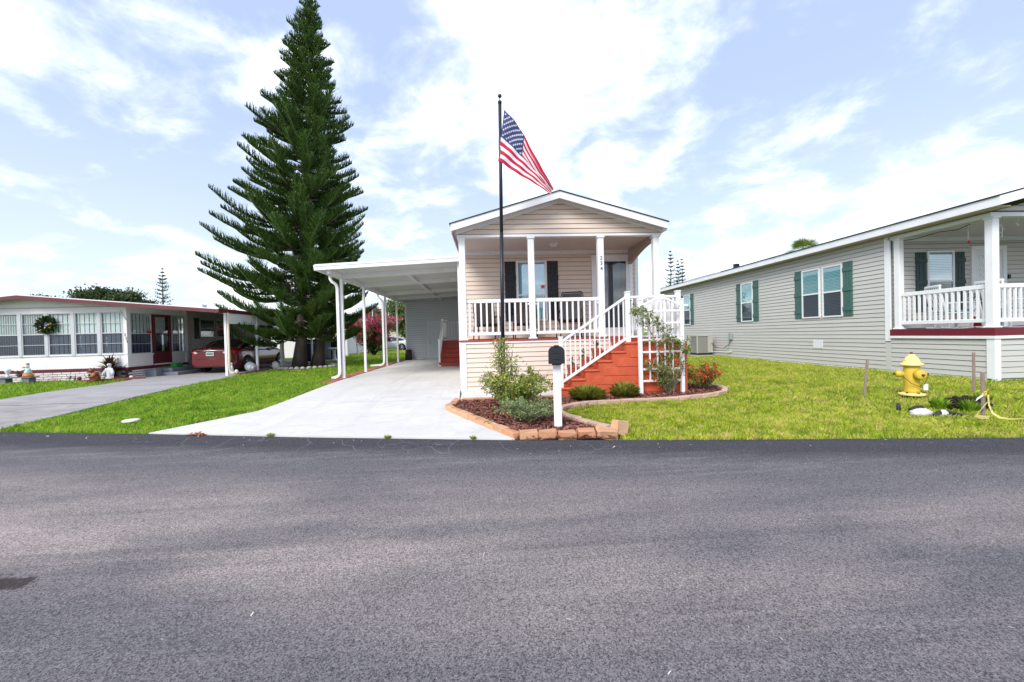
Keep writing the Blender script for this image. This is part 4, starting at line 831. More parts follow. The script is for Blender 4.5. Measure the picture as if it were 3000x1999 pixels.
def prof_big(u):
    pts = [(0, 2.7), (.08, 3.1), (.18, 3.3), (.30, 3.1), (.42, 2.7), (.55, 2.2), (.68, 1.65), (.8, 1.15), (.9, .70), (.97, .4), (1, .2)]
    return float(np.interp(u, [p[0] for p in pts], [p[1] for p in pts]))
norfolk('norfolk_pine', (-8.95, 19.9, .16), (-7.80, 19.9, 17.6), 60, prof_big, 'tall dark green norfolk pine towering beside the carport', z0=1.7, seed=4, bias=(-.12, 0), fol0=.30, bl=.50, needle=.08, dens=1.15, K=10)
norfolk('norfolk_pine', (-8.35, 20.5, .16), (-7.7, 20.9, 9.6), 24, lambda u: float(np.interp(u, [0, .2, .5, .8, 1], [2.3, 2.6, 2.0, 1.1, .2])), 'shorter second norfolk pine trunk standing close behind the tall pine', z0=1.6, seed=9, fol0=.38, trunk_r=.24, bl=.46, needle=.075)
pf = lambda R: (lambda u: float(np.interp(u, [0, .3, .7, 1], [R, R*.9, R*.5, .15])))
norfolk('distant_pine', (-45.2, 60, .16), (-45.2, 60, 12.0), 16, pf(1.7), 'thin pale pine far behind the maroon house roof', z0=4, seed=21, fol0=.25, dens=.22, needle=.13, nm=PINE2, K=4, bl=.425, trunk_r=.16)
for i, (x, h, R, lb) in enumerate(((27.5, 13.4, 1.6, 'tallest and leftmost of the distant pines above the grey house'), (29.3, 12.2, 1.2, 'middle distant pine partly hidden between its two neighbours'), (30.7, 12.7, 1.3, 'rightmost of the distant pines above the grey house roof'))):
    norfolk('distant_pine', (x, 60+i*1.5, .16), (x, 60+i*1.5, h), 18, pf(R), lb, 'distant pines above the grey house', z0=3, seed=30+i, fol0=.25, dens=.22, needle=.13, nm=PINE2, K=4, bl=.42, trunk_r=.15)

def leafquads(P, D, s, r, fold=.25):               # diamond leaves: centre P, direction D
    n = len(P); s = s*r.uniform(.6, 1.25, (n, 1)); rn = unit(r.normal(0, 1, (n, 3))); w = unit(np.cross(D, rn)); up = np.cross(w, D)
    return np.stack([P, P+D*s*.5+w*s*.32+up*s*.1, P+D*s, P+D*s*.5-w*s*.32+up*s*.1], 1)
def shrub(name, base, hgt, rad, label, leaf, lcol, stems=7, nleaf=1500, flower=None, fcol=None, nfl=0, fs=.05, cat='shrub', group=None, seed=1, lean=(0, 0), low=.12, stem_m=None, shape=1.0, twigs=5, fzone=(.3, 1), spread=.16, flabel=None):
    r = np.random.default_rng(seed); base = np.array(base, float); t_ = empty(name, base, label, cat, group); m = MB(); nodes_ = []; tips = []
    for i in range(stems):
        a = r.uniform(0, 6.28); R = rad*np.sqrt(r.uniform(.05, 1)); hh = hgt*r.uniform(.55, 1.0)*(1-.35*(R/rad)**2*shape)
        end = base+np.array([math.cos(a)*R+lean[0], math.sin(a)*R+lean[1], hh]); mid = base+(end-base)*.5+np.array([r.normal(0, .12)*rad, r.normal(0, .12)*rad, .08*hh])
        S = np.linspace(0, 1, 7)[:, None]; P = (1-S)**2*base+2*S*(1-S)*mid+S**2*end; P += r.normal(0, .012*hgt, P.shape)*(S > 0)
        m.tube([Vector(p) for p in P], [.011*hgt*(1-.75*s)+.002 for s in S[:, 0]], 4, cap=False)
        for j in range(twigs):
            s = r.uniform(max(low, .2), 1); q = np.array([np.interp(s, S[:, 0], P[:, k]) for k in range(3)]); d = unit(np.array([r.normal(), r.normal(), r.normal(.45, .5)])); ln = spread*hgt*r.uniform(.5, 1.2)
            m.tube([Vector(q), Vector(q+d*ln)], [.004*hgt+.001, .0015], 3, cap=False); nodes_ += [q+d*ln*x for x in (.5, .8, 1.0)]; tips.append(q+d*ln)
        nodes_ += [p for p, s in zip(P, S[:, 0]) if s > low]; tips.append(P[-1])
    m.build('stems', stem_m or LIMB, t_, kind='stuff'); nodes_ = np.array(nodes_); tips = np.array(tips)
    k = r.integers(0, len(nodes_), nleaf); P = nodes_[k]+r.normal(0, .045*hgt*min(1, .6+spread), (nleaf, 3)); P[:, 2] = np.maximum(P[:, 2], base[2]+.02); D = unit(r.normal(0, 1, (nleaf, 3))+np.array([0, 0, .35]))
    np_obj('leaves', leafquads(P, D, leaf, r), lcol, t_, origin=tuple(base), kind='stuff')
    if nfl:
        zz = (tips[:, 2]-base[2])/hgt; tp = tips[(zz > fzone[0]) & (zz < fzone[1]*1.2)]; k = r.integers(0, len(tp), nfl//8+1); C = tp[k]
        P = np.repeat(C, 8, 0)+r.normal(0, fs*.8, (len(C)*8, 3)); D = unit(r.normal(0, 1, P.shape)+np.array([0, -.3, .3])); np_obj('blossoms', leafquads(P, D, fs, r), fcol, t_, origin=tuple(base), kind='stuff', label=flabel)
    return t_
LF = lambda n, a, b: mat(n, a, .5, 0, 3, island=.8, col2=b, sub=.25)
ROSEL = LF('rose_leaf', (.05, .13, .015), (.52, .55, .11)); SAGE = LF('sage_leaf', (.09, .17, .06), (.38, .46, .19)); BUSHL = LF('climber_leaf', (.05, .10, .015), (.30, .35, .08))
BOUGL = LF('bougainvillea_leaf', (.025, .06, .012), (.13, .19, .03)); MAG = LF('magenta_bract', (.60, .012, .13), (.95, .05, .28)); REDF = LF('red_blossom', (.55, .015, .01), (.85, .09, .02)); PINKL = LF('bronze_leaf', (.20, .12, .04), (.40, .26, .12))
gzb = lambda x, y: gz(x, y)+.015
t_ = shrub('rose_shrub', (.42, 7.62, gzb(.42, 7.6)), .80, .78, 'loose yellow green rose shrub at the foot of the flagpole', .042, ROSEL, stems=40, nleaf=9500, seed=5, shape=.6, twigs=6, low=.05, cat='shrub', lean=(.12, 0), flower=1, fcol=PINKL, nfl=700, fs=.03)
t_ = shrub('rose_shrub', (.34, 7.95, gzb(.34, 7.95)), 1.42, .30, 'tall upright rose shoots hiding the base of the flagpole', .042, ROSEL, stems=12, nleaf=1900, seed=15, shape=.2, twigs=6, low=.25, cat='shrub')
shrub('sage_shrub', (.62, 6.66, .03), .42, .56, 'low grey green bushy shrub left of the mailbox post', .028, SAGE, stems=80, nleaf=8000, seed=6, shape=.8, twigs=4, low=.05)
GOLDJ = mat('golden_juniper', (.08, .14, .015), .6, 0, 3, island=.8, col2=(.52, .52, .09), sub=.3)
def tuft(name, base, hgt, rad, label, m_, n=900, wd=.006, group=None, cat='shrub', curve=.35, seed=1, up=1.0):
    r = np.random.default_rng(seed); base = np.array(base, float); t_ = empty(name, base, label, cat, group)
    a = r.uniform(0, 6.28, n); e = np.sqrt(r.uniform(0, 1, n)); o = np.stack([np.cos(a)*e*rad*.35, np.sin(a)*e*rad*.35, np.zeros(n)], 1)
    tip = np.stack([np.cos(a)*e*rad, np.sin(a)*e*rad, hgt*(1-.45*e**2)*r.uniform(.6, 1.08, n)*up], 1)+r.normal(0, .075*hgt, (n, 3)); mid = (o+tip)/2+np.stack([np.zeros(n), np.zeros(n), hgt*curve*r.uniform(.2, .6, n)], 1)
    w = np.stack([-np.sin(a+r.normal(0, 1, n)), np.cos(a), np.zeros(n)], 1)*wd; V = np.stack([base+o-w, base+o+w, base+mid+w, base+tip, base+mid-w], 1)
    np_obj('foliage', V, m_, t_, origin=tuple(base), kind='stuff'); return t_
tuft('golden_juniper', (2.02, 8.42, gzb(2, 8.4)), .32, .42, 'low golden tufted shrub at the stair foot, nearer the mailbox', GOLDJ, 1900, .008, 'golden shrubs along the stairs', seed=2)
tuft('golden_juniper', (2.88, 8.58, gzb(2.9, 8.6)), .33, .34, 'low golden tufted shrub just left of the trellis', GOLDJ, 1700, .008, 'golden shrubs along the stairs', seed=3)
def canes(name, label, cs, clusters, m_, leaf, seed):
    r = np.random.default_rng(seed); base = np.array(cs[0][0], float); t_ = empty(name, base, label, 'plant'); mm = MB(); nd = []
    for c in cs:
        P = np.array(c, float); S = np.linspace(0, 1, len(P)); T = np.linspace(0, 1, 14); Q = np.stack([np.interp(T, S, P[:, k]) for k in range(3)], 1)+r.normal(0, .012, (14, 3)); mm.tube([Vector(p) for p in Q], [.012*(1-.7*t)+.003 for t in T], 5, cap=False)
    for (x, y, z, rad, n) in clusters:
        c = np.array([x, y, z])
        for k in range(7):
            e = c+r.normal(0, rad*.8, 3); mm.tube([Vector(c), Vector(e)], [.004, .002], 3, cap=False); nd.append(e[None]+r.normal(0, rad*.35, (n//7, 3)))
    mm.build('stems', LIMB, t_, kind='stuff'); P = np.concatenate(nd); np_obj('leaves', leafquads(P, unit(r.normal(0, 1, P.shape)+np.array([0, -.2, .2])), leaf, r), m_, t_, origin=tuple(base), kind='stuff')
Y_ = 8.74
canes('climbing_rose', 'climbing rose with leaf clusters scrambling up the white trellis', [[(3.92, Y_, .05), (3.80, Y_, .7), (3.62, Y_, 1.25), (3.42, Y_, 1.7), (3.30, Y_, 2.0)], [(3.95, Y_, .05), (3.98, Y_, .8), (3.90, Y_, 1.3), (3.78, Y_, 1.62)], [(4.0, Y_, .05), (4.15, Y_, .7), (4.3, Y_, 1.15)], [(3.7, Y_, .95), (3.55, Y_, .72), (3.50, Y_, .6)]],
      [(3.30, Y_, 1.95, .12, 130), (3.42, Y_, 1.80, .12, 130), (3.15, Y_, 1.88, .07, 60), (3.36, Y_, 1.62, .10, 90), (3.70, Y_, 1.66, .07, 70), (3.80, Y_, 1.50, .07, 50), (3.88, Y_, 1.38, .10, 110), (3.72, Y_, 1.2, .11, 100), (4.02, Y_, 1.22, .10, 110), (4.16, Y_, 1.08, .12, 130), (4.30, Y_, 1.05, .09, 100), (3.95, Y_, .88, .12, 120), (3.52, Y_, .72, .09, 90), (3.70, Y_, .50, .10, 90), (3.85, Y_, .62, .10, 90)], BUSHL, .055, 24)
shrub('rose_tangle', (3.92, 8.72, gzb(3.9, 8.7)), .95, .42, 'tangle of bronze tipped rose growth at the trellis foot', .045, BUSHL, stems=18, nleaf=1300, seed=8, shape=.4, twigs=6, low=.12, flower=1, fcol=PINKL, nfl=300, fs=.035)
shrub('ixora_shrub', (4.92, 9.15, gzb(4.9, 9.1)), .72, .42, 'small shrub with scarlet flower heads right of the stairs', .045, BUSHL, stems=26, nleaf=2200, seed=9, twigs=5, low=.1, flower=1, fcol=REDF, nfl=900, fs=.045)
shrub('bougainvillea', (-8.75, 32.0, .16), 3.5, 1.95, 'large magenta flowering bougainvillea on the lawn behind the carport', .12, BOUGL, stems=44, nleaf=9500, seed=11, twigs=9, low=.16, flower=1, fcol=MAG, nfl=4200, fs=.13, stem_m=BARK, shape=.55, fzone=(.25, 1), spread=.13)
DRYG = LF('orange_blade', (.30, .16, .03), (.55, .36, .10)); CORD = LF('dark_bronze_blade', (.025, .012, .008), (.12, .06, .03)); AGAV = LF('agave_blade', (.06, .12, .05), (.20, .28, .14))
def blades(name, base, n, ln, wd, m_, label, cat='plant', elev=(20, 80), bend=.3, seed=1, stem=0.0):
    r = random.Random(seed); t_ = empty(name, base, label, cat); b = Vector(base)
    if stem: mm = MB(); mm.tube([b, b+Vector((.02, 0, stem))], .03, 6); mm.build('stem', BARK, t_)
    for i in range(n):
        a = r.uniform(0, 6.28); e = math.radians(r.uniform(*elev)); L_ = ln*r.uniform(.65, 1.1); d = Vector((math.cos(a)*math.cos(e), math.sin(a)*math.cos(e), math.sin(e))); s = Vector((-math.sin(a), math.cos(a), 0))
        o = b+Vector((0, 0, stem*r.uniform(.4, 1))); mm = MB(); pts = []
        for t in (0, .35, .7, 1): p = o+d*L_*t+Vector((math.cos(a), math.sin(a), -.6))*bend*L_*t*t*.5; w_ = wd*(1-t**1.5)*(.6+.4*min(1, t*4))+.001; pts += [p-s*w_, p+s*w_]
        mm.add(pts, [(0, 1, 3, 2), (2, 3, 5, 4), (4, 5, 7, 6)], True); mm.build('leaf', m_, t_, origin=tuple(o))
    return t_
blades('cordyline', (-14.28, 16.28, .18), 170, .56, .06, CORD, 'dark bronze spiky cordyline behind the white statue', elev=(-35, 88), stem=.50, seed=3)
blades('bromeliad', (-10.0, 24.6, .2), 26, .75, .02, DRYG, 'orange grassy plant left of the birdbath', elev=(45, 85), seed=4)
blades('agave', (-10.7, 21.0, .2), 12, .5, .03, AGAV, 'small green agave beside the red car', elev=(15, 75), seed=5)
blades('weed_clump', (-.02, 6.42, .05), 14, .10, .008, ROSEL, 'little weed growing out of the stone edging', elev=(20, 70), seed=6)
# broadleaf trees far behind
def broadleaf(name, base, hgt, rad, label, leafm, clumps=38, per=160, leaf=.5, seed=1, th=.3, flat=.55):
    r = np.random.default_rng(seed); base = np.array(base, float); t_ = empty(name, base, label, 'tree'); m = MB(); c0 = base+np.array([0, 0, hgt*th])
    m.tube([Vector(base), Vector(c0)], [.035*hgt, .025*hgt], 8); out = []
    for i in range(clumps):
        d = unit(r.normal(0, 1, 3)); e = r.uniform(.35, 1)**.6; c = base+np.array([d[0]*rad*e, d[1]*rad*e, hgt*(th+(1-th)*.5)+d[2]*hgt*(1-th)*.5*e]); 
        m.tube([Vector(c0), Vector((c0+c)/2+r.normal(0, .1*rad, 3)*.5), Vector(c)], [.015*hgt, .008*hgt, .003*hgt], 4, cap=False)
        cr = rad*r.uniform(.16, .34); P = c+r.normal(0, 1, (per, 3))*np.array([cr, cr, cr*flat])*.62; out.append(leafquads(P, unit(r.normal(0, 1, (per, 3))+np.array([0, 0, .4])), leaf, r))
    m.build('trunk', BARK, t_); np_obj('crown', np.concatenate(out), leafm, t_, origin=tuple(base), kind='stuff'); return t_
FARL = LF('far_tree_leaf', (.035, .06, .022), (.13, .17, .06)); FARL2 = LF('far_tree_leaf_bright', (.04, .09, .02), (.16, .22, .06))
broadleaf('oak_tree', (-54.2, 62, .16), 9.3, 4.3, 'broad dark tree rising behind the maroon house roof', FARL, 90, 480, .34, 1)
broadleaf('oak_tree', (-60.5, 60, .16), 8.7, 2.2, 'sparser tree at the left end of the roofline treetops', FARL, 26, 150, .34, 2)
broadleaf('oak_tree', (-51.4, 64, .16), 8.8, 2.3, 'smaller treetop at the right end of the dark tree group', FARL, 36, 320, .34, 3)
broadleaf('background_tree', (-10.6, 58, .16), 7.8, 3.0, 'green tree behind the left end of the storage room', FARL2, 60, 520, .24, 4, th=.15)
broadleaf('background_tree', (-19, 72, .16), 7.0, 3.4, 'distant green treetop left of the flowering bougainvillea', FARL, 40, 420, .28, 5, th=.2)
PALML = LF('palm_frond', (.06, .12, .02), (.32, .40, .09))
pt = empty('cabbage_palm', (46.8, 58, .16), 'palm with fan fronds showing above the grey house roof', 'palm'); m = MB(); m.tube([(46.8, 58, .16), (46.9, 58, 6), (46.8, 58, 12.5)], [.28, .2, .18], 8); m.build('trunk', BARK, pt)
r_ = random.Random(5)
for i in range(26):
    a = r_.uniform(0, 6.28); e = math.radians(r_.uniform(-15, 80)); d = Vector((math.cos(a)*math.cos(e), math.sin(a)*math.cos(e), math.sin(e))); c = Vector((46.8, 58, 12.5)); h_ = c+d*1.3; m = MB(); m.tube([c, h_], .03, 4); s = d.cross(Vector((0, 0, 1))).normalized(); u_ = s.cross(d)
    for k in range(15):
        th = math.radians(-100+200*k/14); q_ = (d*math.cos(th)+s*math.sin(th)).normalized(); tip = h_+q_*r_.uniform(1.2, 1.7)+Vector((0, 0, -.25)); w_ = q_.cross(u_).normalized()*.055; m.add([h_-w_*.3, h_+q_*.7+w_, tip, h_+q_*.7-w_], [(0, 1, 2, 3)])
    m.build('frond', PALML, pt)
# ------------------------------------------------------------------ flagpole and flag
FP = empty('flagpole', (.285, 8.6, .06), 'slim dark flagpole standing in the planting bed', 'flagpole')
pp = lambda z: (.285+.0135*(z-.06), 8.6, z)
for z0, z1, r0 in ((.06, 1.35, .044), (1.35, 3.6, .040), (3.6, 6.28, .036)): m = MB(); m.tube([pp(z0), pp(z1)], r0, 14); m.build('pole_section', POLE, FP)
m = MB(); m.tube([pp(6.28), pp(6.33)], .042, 12); m.tube([pp(6.33), pp(6.40)], .010, 8); m.build('truck', POLE, FP)
m = MB(); m.blob(pp(6.44), .042, 14, 9); m.build('ball', POLE, FP)
m = MB(); m.tube([(.235, 8.57, 1.30), (.262, 8.57, 1.27), (.262, 8.57, 1.17), (.235, 8.57, 1.14)], .014, 6); m.build('cleat', POLE, FP)
m = MB(); m.tube([(.40, 8.58, 6.25), (.44, 8.57, 6.20), (.448, 8.57, 6.13)], .006, 5); m.build('halyard', GREYFR, FP)
FLR = mat('flag_red', (.62, .015, .055), .7, .08, 8, sub=.35); FLW = mat('flag_white', (.80, .80, .82), .7, .03, 8, sub=.35); FLB = mat('flag_blue', (.035, .05, .17), .7, .12, 8, sub=.25)
def flag_pt(s, t):
    top = [(0, .455, 6.13), (.2, .66, 5.88), (.4, .86, 5.58), (.6, 1.05, 5.20), (.8, 1.25, 4.83), (1, 1.42, 4.52)]
    tx = np.interp(s, [p[0] for p in top], [p[1] for p in top]); tz = np.interp(s, [p[0] for p in top], [p[2] for p in top])
    bx_ = .30+1.10*s; bz = 5.08-.70*s-.03*math.sin(s*math.pi)
    tt = t
    if s > .38: q = min(1, (s-.38)/.35); tt = t*(1-q)+q*((t*13*.40 if t < 1/13 else .40+(t-1/13)*.12) if t < .54 else .456+(t-.54)/.46*.544)
    x = tx+(bx_-tx)*tt; z = tz+(bz-tz)*tt
    fold = max(0, min(1, (s-.40)/.2)); y = 8.545-.02*math.sin(s*9+t*2)-.05*math.sin(s*3.1)*(1-t*.4)+fold*(-.07*math.sin(min(1, t*13)*math.pi*.5) if t < 1/13 else (-.07+.10*min(1, (t-1/13)/.2) if t < .54 else .03*(1-(t-.54)/.46)))+.012*math.sin(s*26+t*9)
    x += .03*fold*math.sin(min(1, t/.54)*math.pi*2)*(t < .54)
    if t > .3 and s < .06: y += .10*(1-s/.06)*(t-.3)
    return Vector((x, y, z))
m = MB(); ns, ntt = 60, 52; m.v = [tuple(flag_pt(i/ns, j/ntt)) for j in range(ntt+1) for i in range(ns+1)]
for j in range(ntt):
    for i in range(ns):
        m.f.append((j*(ns+1)+i, (j+1)*(ns+1)+i, (j+1)*(ns+1)+i+1, j*(ns+1)+i+1)); m.sm.append(True); st_ = int(j/ntt*13); m.mi.append(2 if (i < ns*.4 and j < ntt*7/13) else (0 if st_ % 2 == 0 else 1))
FG = empty('flag', (.45, 8.55, 5.08), 'american flag hanging half furled from the flagpole', 'flag')
m.build('cloth', [FLR, FLW, FLB], FG)
m = MB()
for row in range(9):
    for c_ in range(6 if row % 2 == 0 else 5):
        s = .4*((c_*2+1+(row % 2))/12); t = (7/13)*((row+1)/10); p = flag_pt(s, t); ds = (flag_pt(s+.01, t)-p); dt = (flag_pt(s, t+.01)-p); u_ = ds.normalized(); v_ = (dt-u_*dt.dot(u_)).normalized(); n_ = u_.cross(v_)
        n_ = n_ if n_.y < 0 else -n_
        for sd_ in (.004, -.004):
            pts = [p+n_*sd_+(u_*math.sin(k*math.pi/5)*-1-v_*math.cos(k*math.pi/5))*(.030 if k % 2 == 0 else .012) for k in range(10)]
            m.add([p+n_*sd_]+pts, [(0, 1+k, 1+(k+1) % 10) for k in range(10)])
m.build('stars', FLW, FG, kind='stuff')
# ------------------------------------------------------------------ mailbox
MX = empty('mailbox', (1.032, 6.20, .01), 'black mailbox with ribbed door on a white post by the street', 'mailbox')
m = MB(); m.cbox(.972, 1.092, 6.17, 6.29, .0, 1.0, c=.006); m.build('post', WHITE, MX)
def mbprof(w_, h_, y): return [(1.032-w_/2, y, 1.005), (1.032+w_/2, y, 1.005), (1.032+w_/2, y, 1.005+h_*.62)] + [(1.032+w_/2*math.cos(a)**.7 if math.cos(a) > 0 else 1.032-w_/2*abs(math.cos(a))**.7, y, 1.005+h_*.62+h_*.38*math.sin(a)**.9) for a in np.linspace(.25, math.pi-.25, 11)] + [(1.032-w_/2, y, 1.005+h_*.62)]
m = MB(); m.prism(mbprof(.225, .255, 6.06), (0, .42, 0)); m.build('box', BLACK, MX); m = MB(); m.prism(mbprof(.243, .268, 6.045), (0, .03, 0)); d_ = m.build('door', BLACK, MX)
for z in (1.075, 1.165): bx('rib', BLACK, d_, .972, 1.092, 6.036, 6.0445, z, z+.012, c=.003)
bx('latch', BLACK, d_, .995, 1.07, 6.03, 6.07, 1.262, 1.285, c=.004)
bx('bracket', BLACK, MX, .96, 1.105, 6.08, 6.44, .985, 1.0045); MX.rotation_euler = (0, 0, math.radians(-10))
# ------------------------------------------------------------------ trellis
TR = empty('trellis', (3.81, 8.86, .05), 'white vinyl lattice trellis with arched top in front of the stairs', 'trellis')
for x in (3.34, 4.285):
    bx('post', WHITE, TR, x-.04, x+.04, 8.82, 8.90, .04, 2.13, c=.006); bx('post_cap', WHITE, TR, x-.048, x+.048, 8.812, 8.908, 2.13, 2.165, c=.01)
for z in (.36, .62, 1.0, 1.27, 1.635, 1.90): bx('rail', WHITE, TR, 3.38, 4.245, 8.842, 8.878, z-.022, z+.022, c=.004)
az_ = lambda u: 2.04+.15*math.sin(math.pi*u)**1.5
for i in range(1, 5): u = i/5; x = 3.38+.865*u; bx('slat', WHITE, TR, x-.016, x+.016, 8.8475, 8.8725, .34, az_(u)-.01)
m = MB(); P = [(3.37+.885*u, 8.86, az_(u)) for u in np.linspace(0, 1, 15)]; vs = []
for p in P: vs += [(p[0], 8.838, p[2]-.022), (p[0], 8.882, p[2]-.022), (p[0], 8.882, p[2]+.022), (p[0], 8.838, p[2]+.022)]
m.add(vs, [(i*4+k, i*4+(k+1) % 4, i*4+4+(k+1) % 4, i*4+4+k) for i in range(14) for k in range(4)]); m.build('arch', WHITE, TR)
bx('side_arm', WHITE, TR, 4.325, 4.44, 8.84, 8.88, 2.0, 2.04)
# ------------------------------------------------------------------ fire hydrant
HYD = mat('yellow_hydrant_paint', (.66, .47, .05), .6, .16, 7, bump=.3, bscale=40, dirt=.55); HYT = mat('pale_cream_yellow', (.78, .64, .25), .55, .10, 8, dirt=.3); RUST = mat('rust', (.16, .05, .02), .9, .4, 20)  # second, paler yellow for the bonnet and base flange
hx, hy, hz = 7.93, 7.25, gz(7.93, 7.25); HY = empty('fire_hydrant', (hx, hy, hz), 'yellow fire hydrant with pale cream cap on the right lawn', 'fire hydrant')
m = MB(); m.lathe([(.0, .0), (.11, .0), (.11, .05), (0, .05)], (hx, hy, hz-.02), 18); m.build('foot', BLACK, HY)
m = MB(); m.lathe([(0, .04), (.185, .04), (.195, .05), (.195, .075), (.18, .085), (.125, .095), (0, .095)], (hx, hy, hz), 24); m.build('base_flange', HYT, HY)
for k in range(6): a = k*math.pi/3+.3; m = MB(); m.lathe([(0, 0), (.02, 0), (.02, .025), (0, .025)], (hx+.155*math.cos(a), hy+.155*math.sin(a), hz+.083), 6); m.build('bolt', RUST, HY)
m = MB(); m.lathe([(0, .09), (.118, .09), (.113, .13), (.113, .30), (.125, .36), (.128, .43), (.122, .48), (.118, .56), (.12, .60), (0, .60)], (hx, hy, hz), 26); m.build('barrel', HYD, HY)
m = MB(); m.lathe([(0, .60), (.17, .60), (.176, .61), (.176, .63), (.165, .642), (.125, .655), (.12, .69), (.105, .73), (.075, .765), (.055, .78), (.052, .80), (.042, .815), (0, .815)], (hx, hy, hz), 26); m.build('bonnet', HYT, HY)
m = MB(); m.lathe([(0, .815), (.024, .815), (.022, .85), (0, .852)], (hx, hy, hz), 5, smooth=False); m.build('operating_nut', RUST, HY)
def outlet(ang, R_, L_, nm):
    Mx = Matrix.Rotation(ang, 3, 'Z') @ Matrix.Rotation(math.pi/2, 3, 'Y'); m = MB(); m.lathe([(0, .06), (R_*.8, .06), (R_*.8, L_-.09), (R_, L_-.08), (R_, L_-.02), (R_*.85, L_), (0, L_)], (hx, hy, hz+.44), 20, M=Mx); o = m.build(nm, HYD, HY); m = MB(); m.lathe([(0, L_), (.024, L_), (.02, L_+.035), (0, L_+.037)], (hx, hy, hz+.44), 5, False, Mx); m.build('cap_nut', RUST, o)
outlet(-math.pi*.54, .092, .22, 'pumper_outlet'); outlet(math.pi*.82, .062, .23, 'hose_outlet'); outlet(-math.pi*.18, .062, .20, 'hose_outlet')
m = MB(); m.tube([(hx-.20, hy-.03, hz+.40), (hx-.14, hy-.12, hz+.28), (hx-.02, hy-.15, hz+.22), (hx+.08, hy-.15, hz+.26), (hx+.12, hy-.17, hz+.36)], .006, 5); m.build('chain', RUST, HY)
bx('paper_tag', WHITE, HY, hx+.065, hx+.155, hy-.152, hy-.149, hz+.15, hz+.265)
# ------------------------------------------------------------------ stakes, hole, rocks, caution tape
WOOD = mat('weathered_stake', (.30, .22, .19), .9, .2, 8, bump=.4, stretch=(8, 8, 1)); YEL = mat('caution_yellow', (.75, .60, .05), .5, .1, 8); 
def stake(x, y, h, tilt, label):
    o = bx('wooden_stake', WOOD, None, -.021, .021, -.016, .016, -.1, h, c=.004, origin=(0, 0, 0)); o.location = (x, y, gz(x, y)); o.rotation_euler = tilt; tag(o, label, 'stake', 'wooden stakes in the right lawn'); return o
stake(7.22, 7.5, .72, (0, .11, 0), 'leaning wooden stake left of the fire hydrant'); stake(9.18, 7.25, .80, (0, 0, .2), 'taller wooden stake right of the hydrant, behind the dug hole'); stake(7.24, 5.6, .72, (0, -.02, .1), 'wooden stake nearest the street wrapped in caution tape')
m = MB(); cxh, cyh = 8.02, 6.42; ring = [(cxh+.36*math.cos(a)*(1+.12*math.sin(3*a)), cyh+.22*math.sin(a)*(1+.1*math.cos(4*a))) for a in np.linspace(0, 2*math.pi, 19)[:-1]]
vs = [(x, y, gz(x, y)+.02+.02*math.sin(i*2.3)) for i, (x, y) in enumerate(ring)]+[(cxh+(x-cxh)*.75, cyh+(y-cyh)*.75, gz(x, y)-.02) for x, y in ring]+[(cxh, cyh, gz(cxh, cyh)-.012)]
m.add(vs, [(i, (i+1) % 18, 18+(i+1) % 18, 18+i) for i in range(18)]+[(18+i, 18+(i+1) % 18, 36) for i in range(18)], True); m.build('dug_hole', bare, None, kind='structure', label='patch of dug dark earth between the stakes')
m = MB()
rq = random.Random(12)
for k in range(120):
    u = rq.uniform(-1, 1); v = rq.gauss(0, .35); hh_ = (1-u*u)*max(0, 1-abs(v))
    m.blob((8.02+u*.42, 6.50+v*.22, gz(8.0, 6.5)+rq.uniform(0, .17)*hh_), (rq.uniform(.03, .07), rq.uniform(.03, .06), rq.uniform(.025, .05)), 7, 5, .3, k)
m.build('earth_clods', bare, None, kind='stuff', label='loose clods of dark earth around the dug hole')
ROCK = mat('white_rock', (.62, .60, .60), .9, .15, 7, bump=.6, bscale=15); CHAR = mat('black_charred_wood', (.03, .03, .035), .8, .5, 25, bump=.5)
m = MB(); m.blob((6.80, 6.08, .05), (.17, .10, .075), 12, 8, .10, 3); m.build('rock', ROCK, None, 'large whitish rock lying in the grass near the hydrant', 'rock', 'rubble near the hydrant')
m = MB(); m.blob((7.06, 5.98, .045), (.065, .05, .07), 10, 7, .12, 5); m.build('rock', ROCK, None, 'small whitish rock right of the large rock', 'rock', 'rubble near the hydrant')
for (p, q_, r0, lb) in (((6.88, 5.94, .03), (7.03, 6.0, .07), .035, 'short dark log chunk between the two whitish rocks'), ((7.10, 6.03, .08), (7.26, 5.86, .03), .025, 'thin speckled dark log right of the small rock'), ((6.86, 6.30, .05), (7.04, 6.28, .10), .04, 'dark log chunk behind the large whitish rock'), ((6.72, 6.36, .06), (6.80, 6.44, .13), .03, 'dark log stub standing left behind the large rock')):
    m = MB(); m.tube([p, ((p[0]+q_[0])/2, (p[1]+q_[1])/2, (p[2]+q_[2])/2+.008), q_], [r0, r0*1.08, r0*.85], 8); m.build('log', CHAR, None, lb, 'log', 'rubble near the hydrant')
def ribbon(name, pts, wd, mt, parent, side):
    m = MB(); vs = []
    for i, p in enumerate(pts): s = Vector(side[i] if isinstance(side, list) else side).normalized()*wd/2; vs += [Vector(p)-s, Vector(p)+s]
    m.add(vs, [(2*i, 2*i+1, 2*i+3, 2*i+2) for i in range(len(pts)-1)], True); return m.build(name, mt, parent)
TAPE = mat('tape_white_yellow', (.74, .64, .26), .45, .15, 6)
TP = empty('caution_tape', (7.24, 5.58, .0), 'yellow caution tape tied to the stake and trailing on the grass', 'tape')
ribbon('knot', [(7.21, 5.575, .42), (7.25, 5.568, .435), (7.285, 5.58, .42), (7.28, 5.62, .43), (7.22, 5.625, .42), (7.205, 5.58, .40), (7.25, 5.562, .41), (7.30, 5.575, .40)], .05, YEL, TP, (0, 0, 1))
ribbon('loop', [(7.22, 5.57, .41), (7.15, 5.57, .37), (7.10, 5.58, .33)], .05, WHITE, TP, (.5, 0, 1))
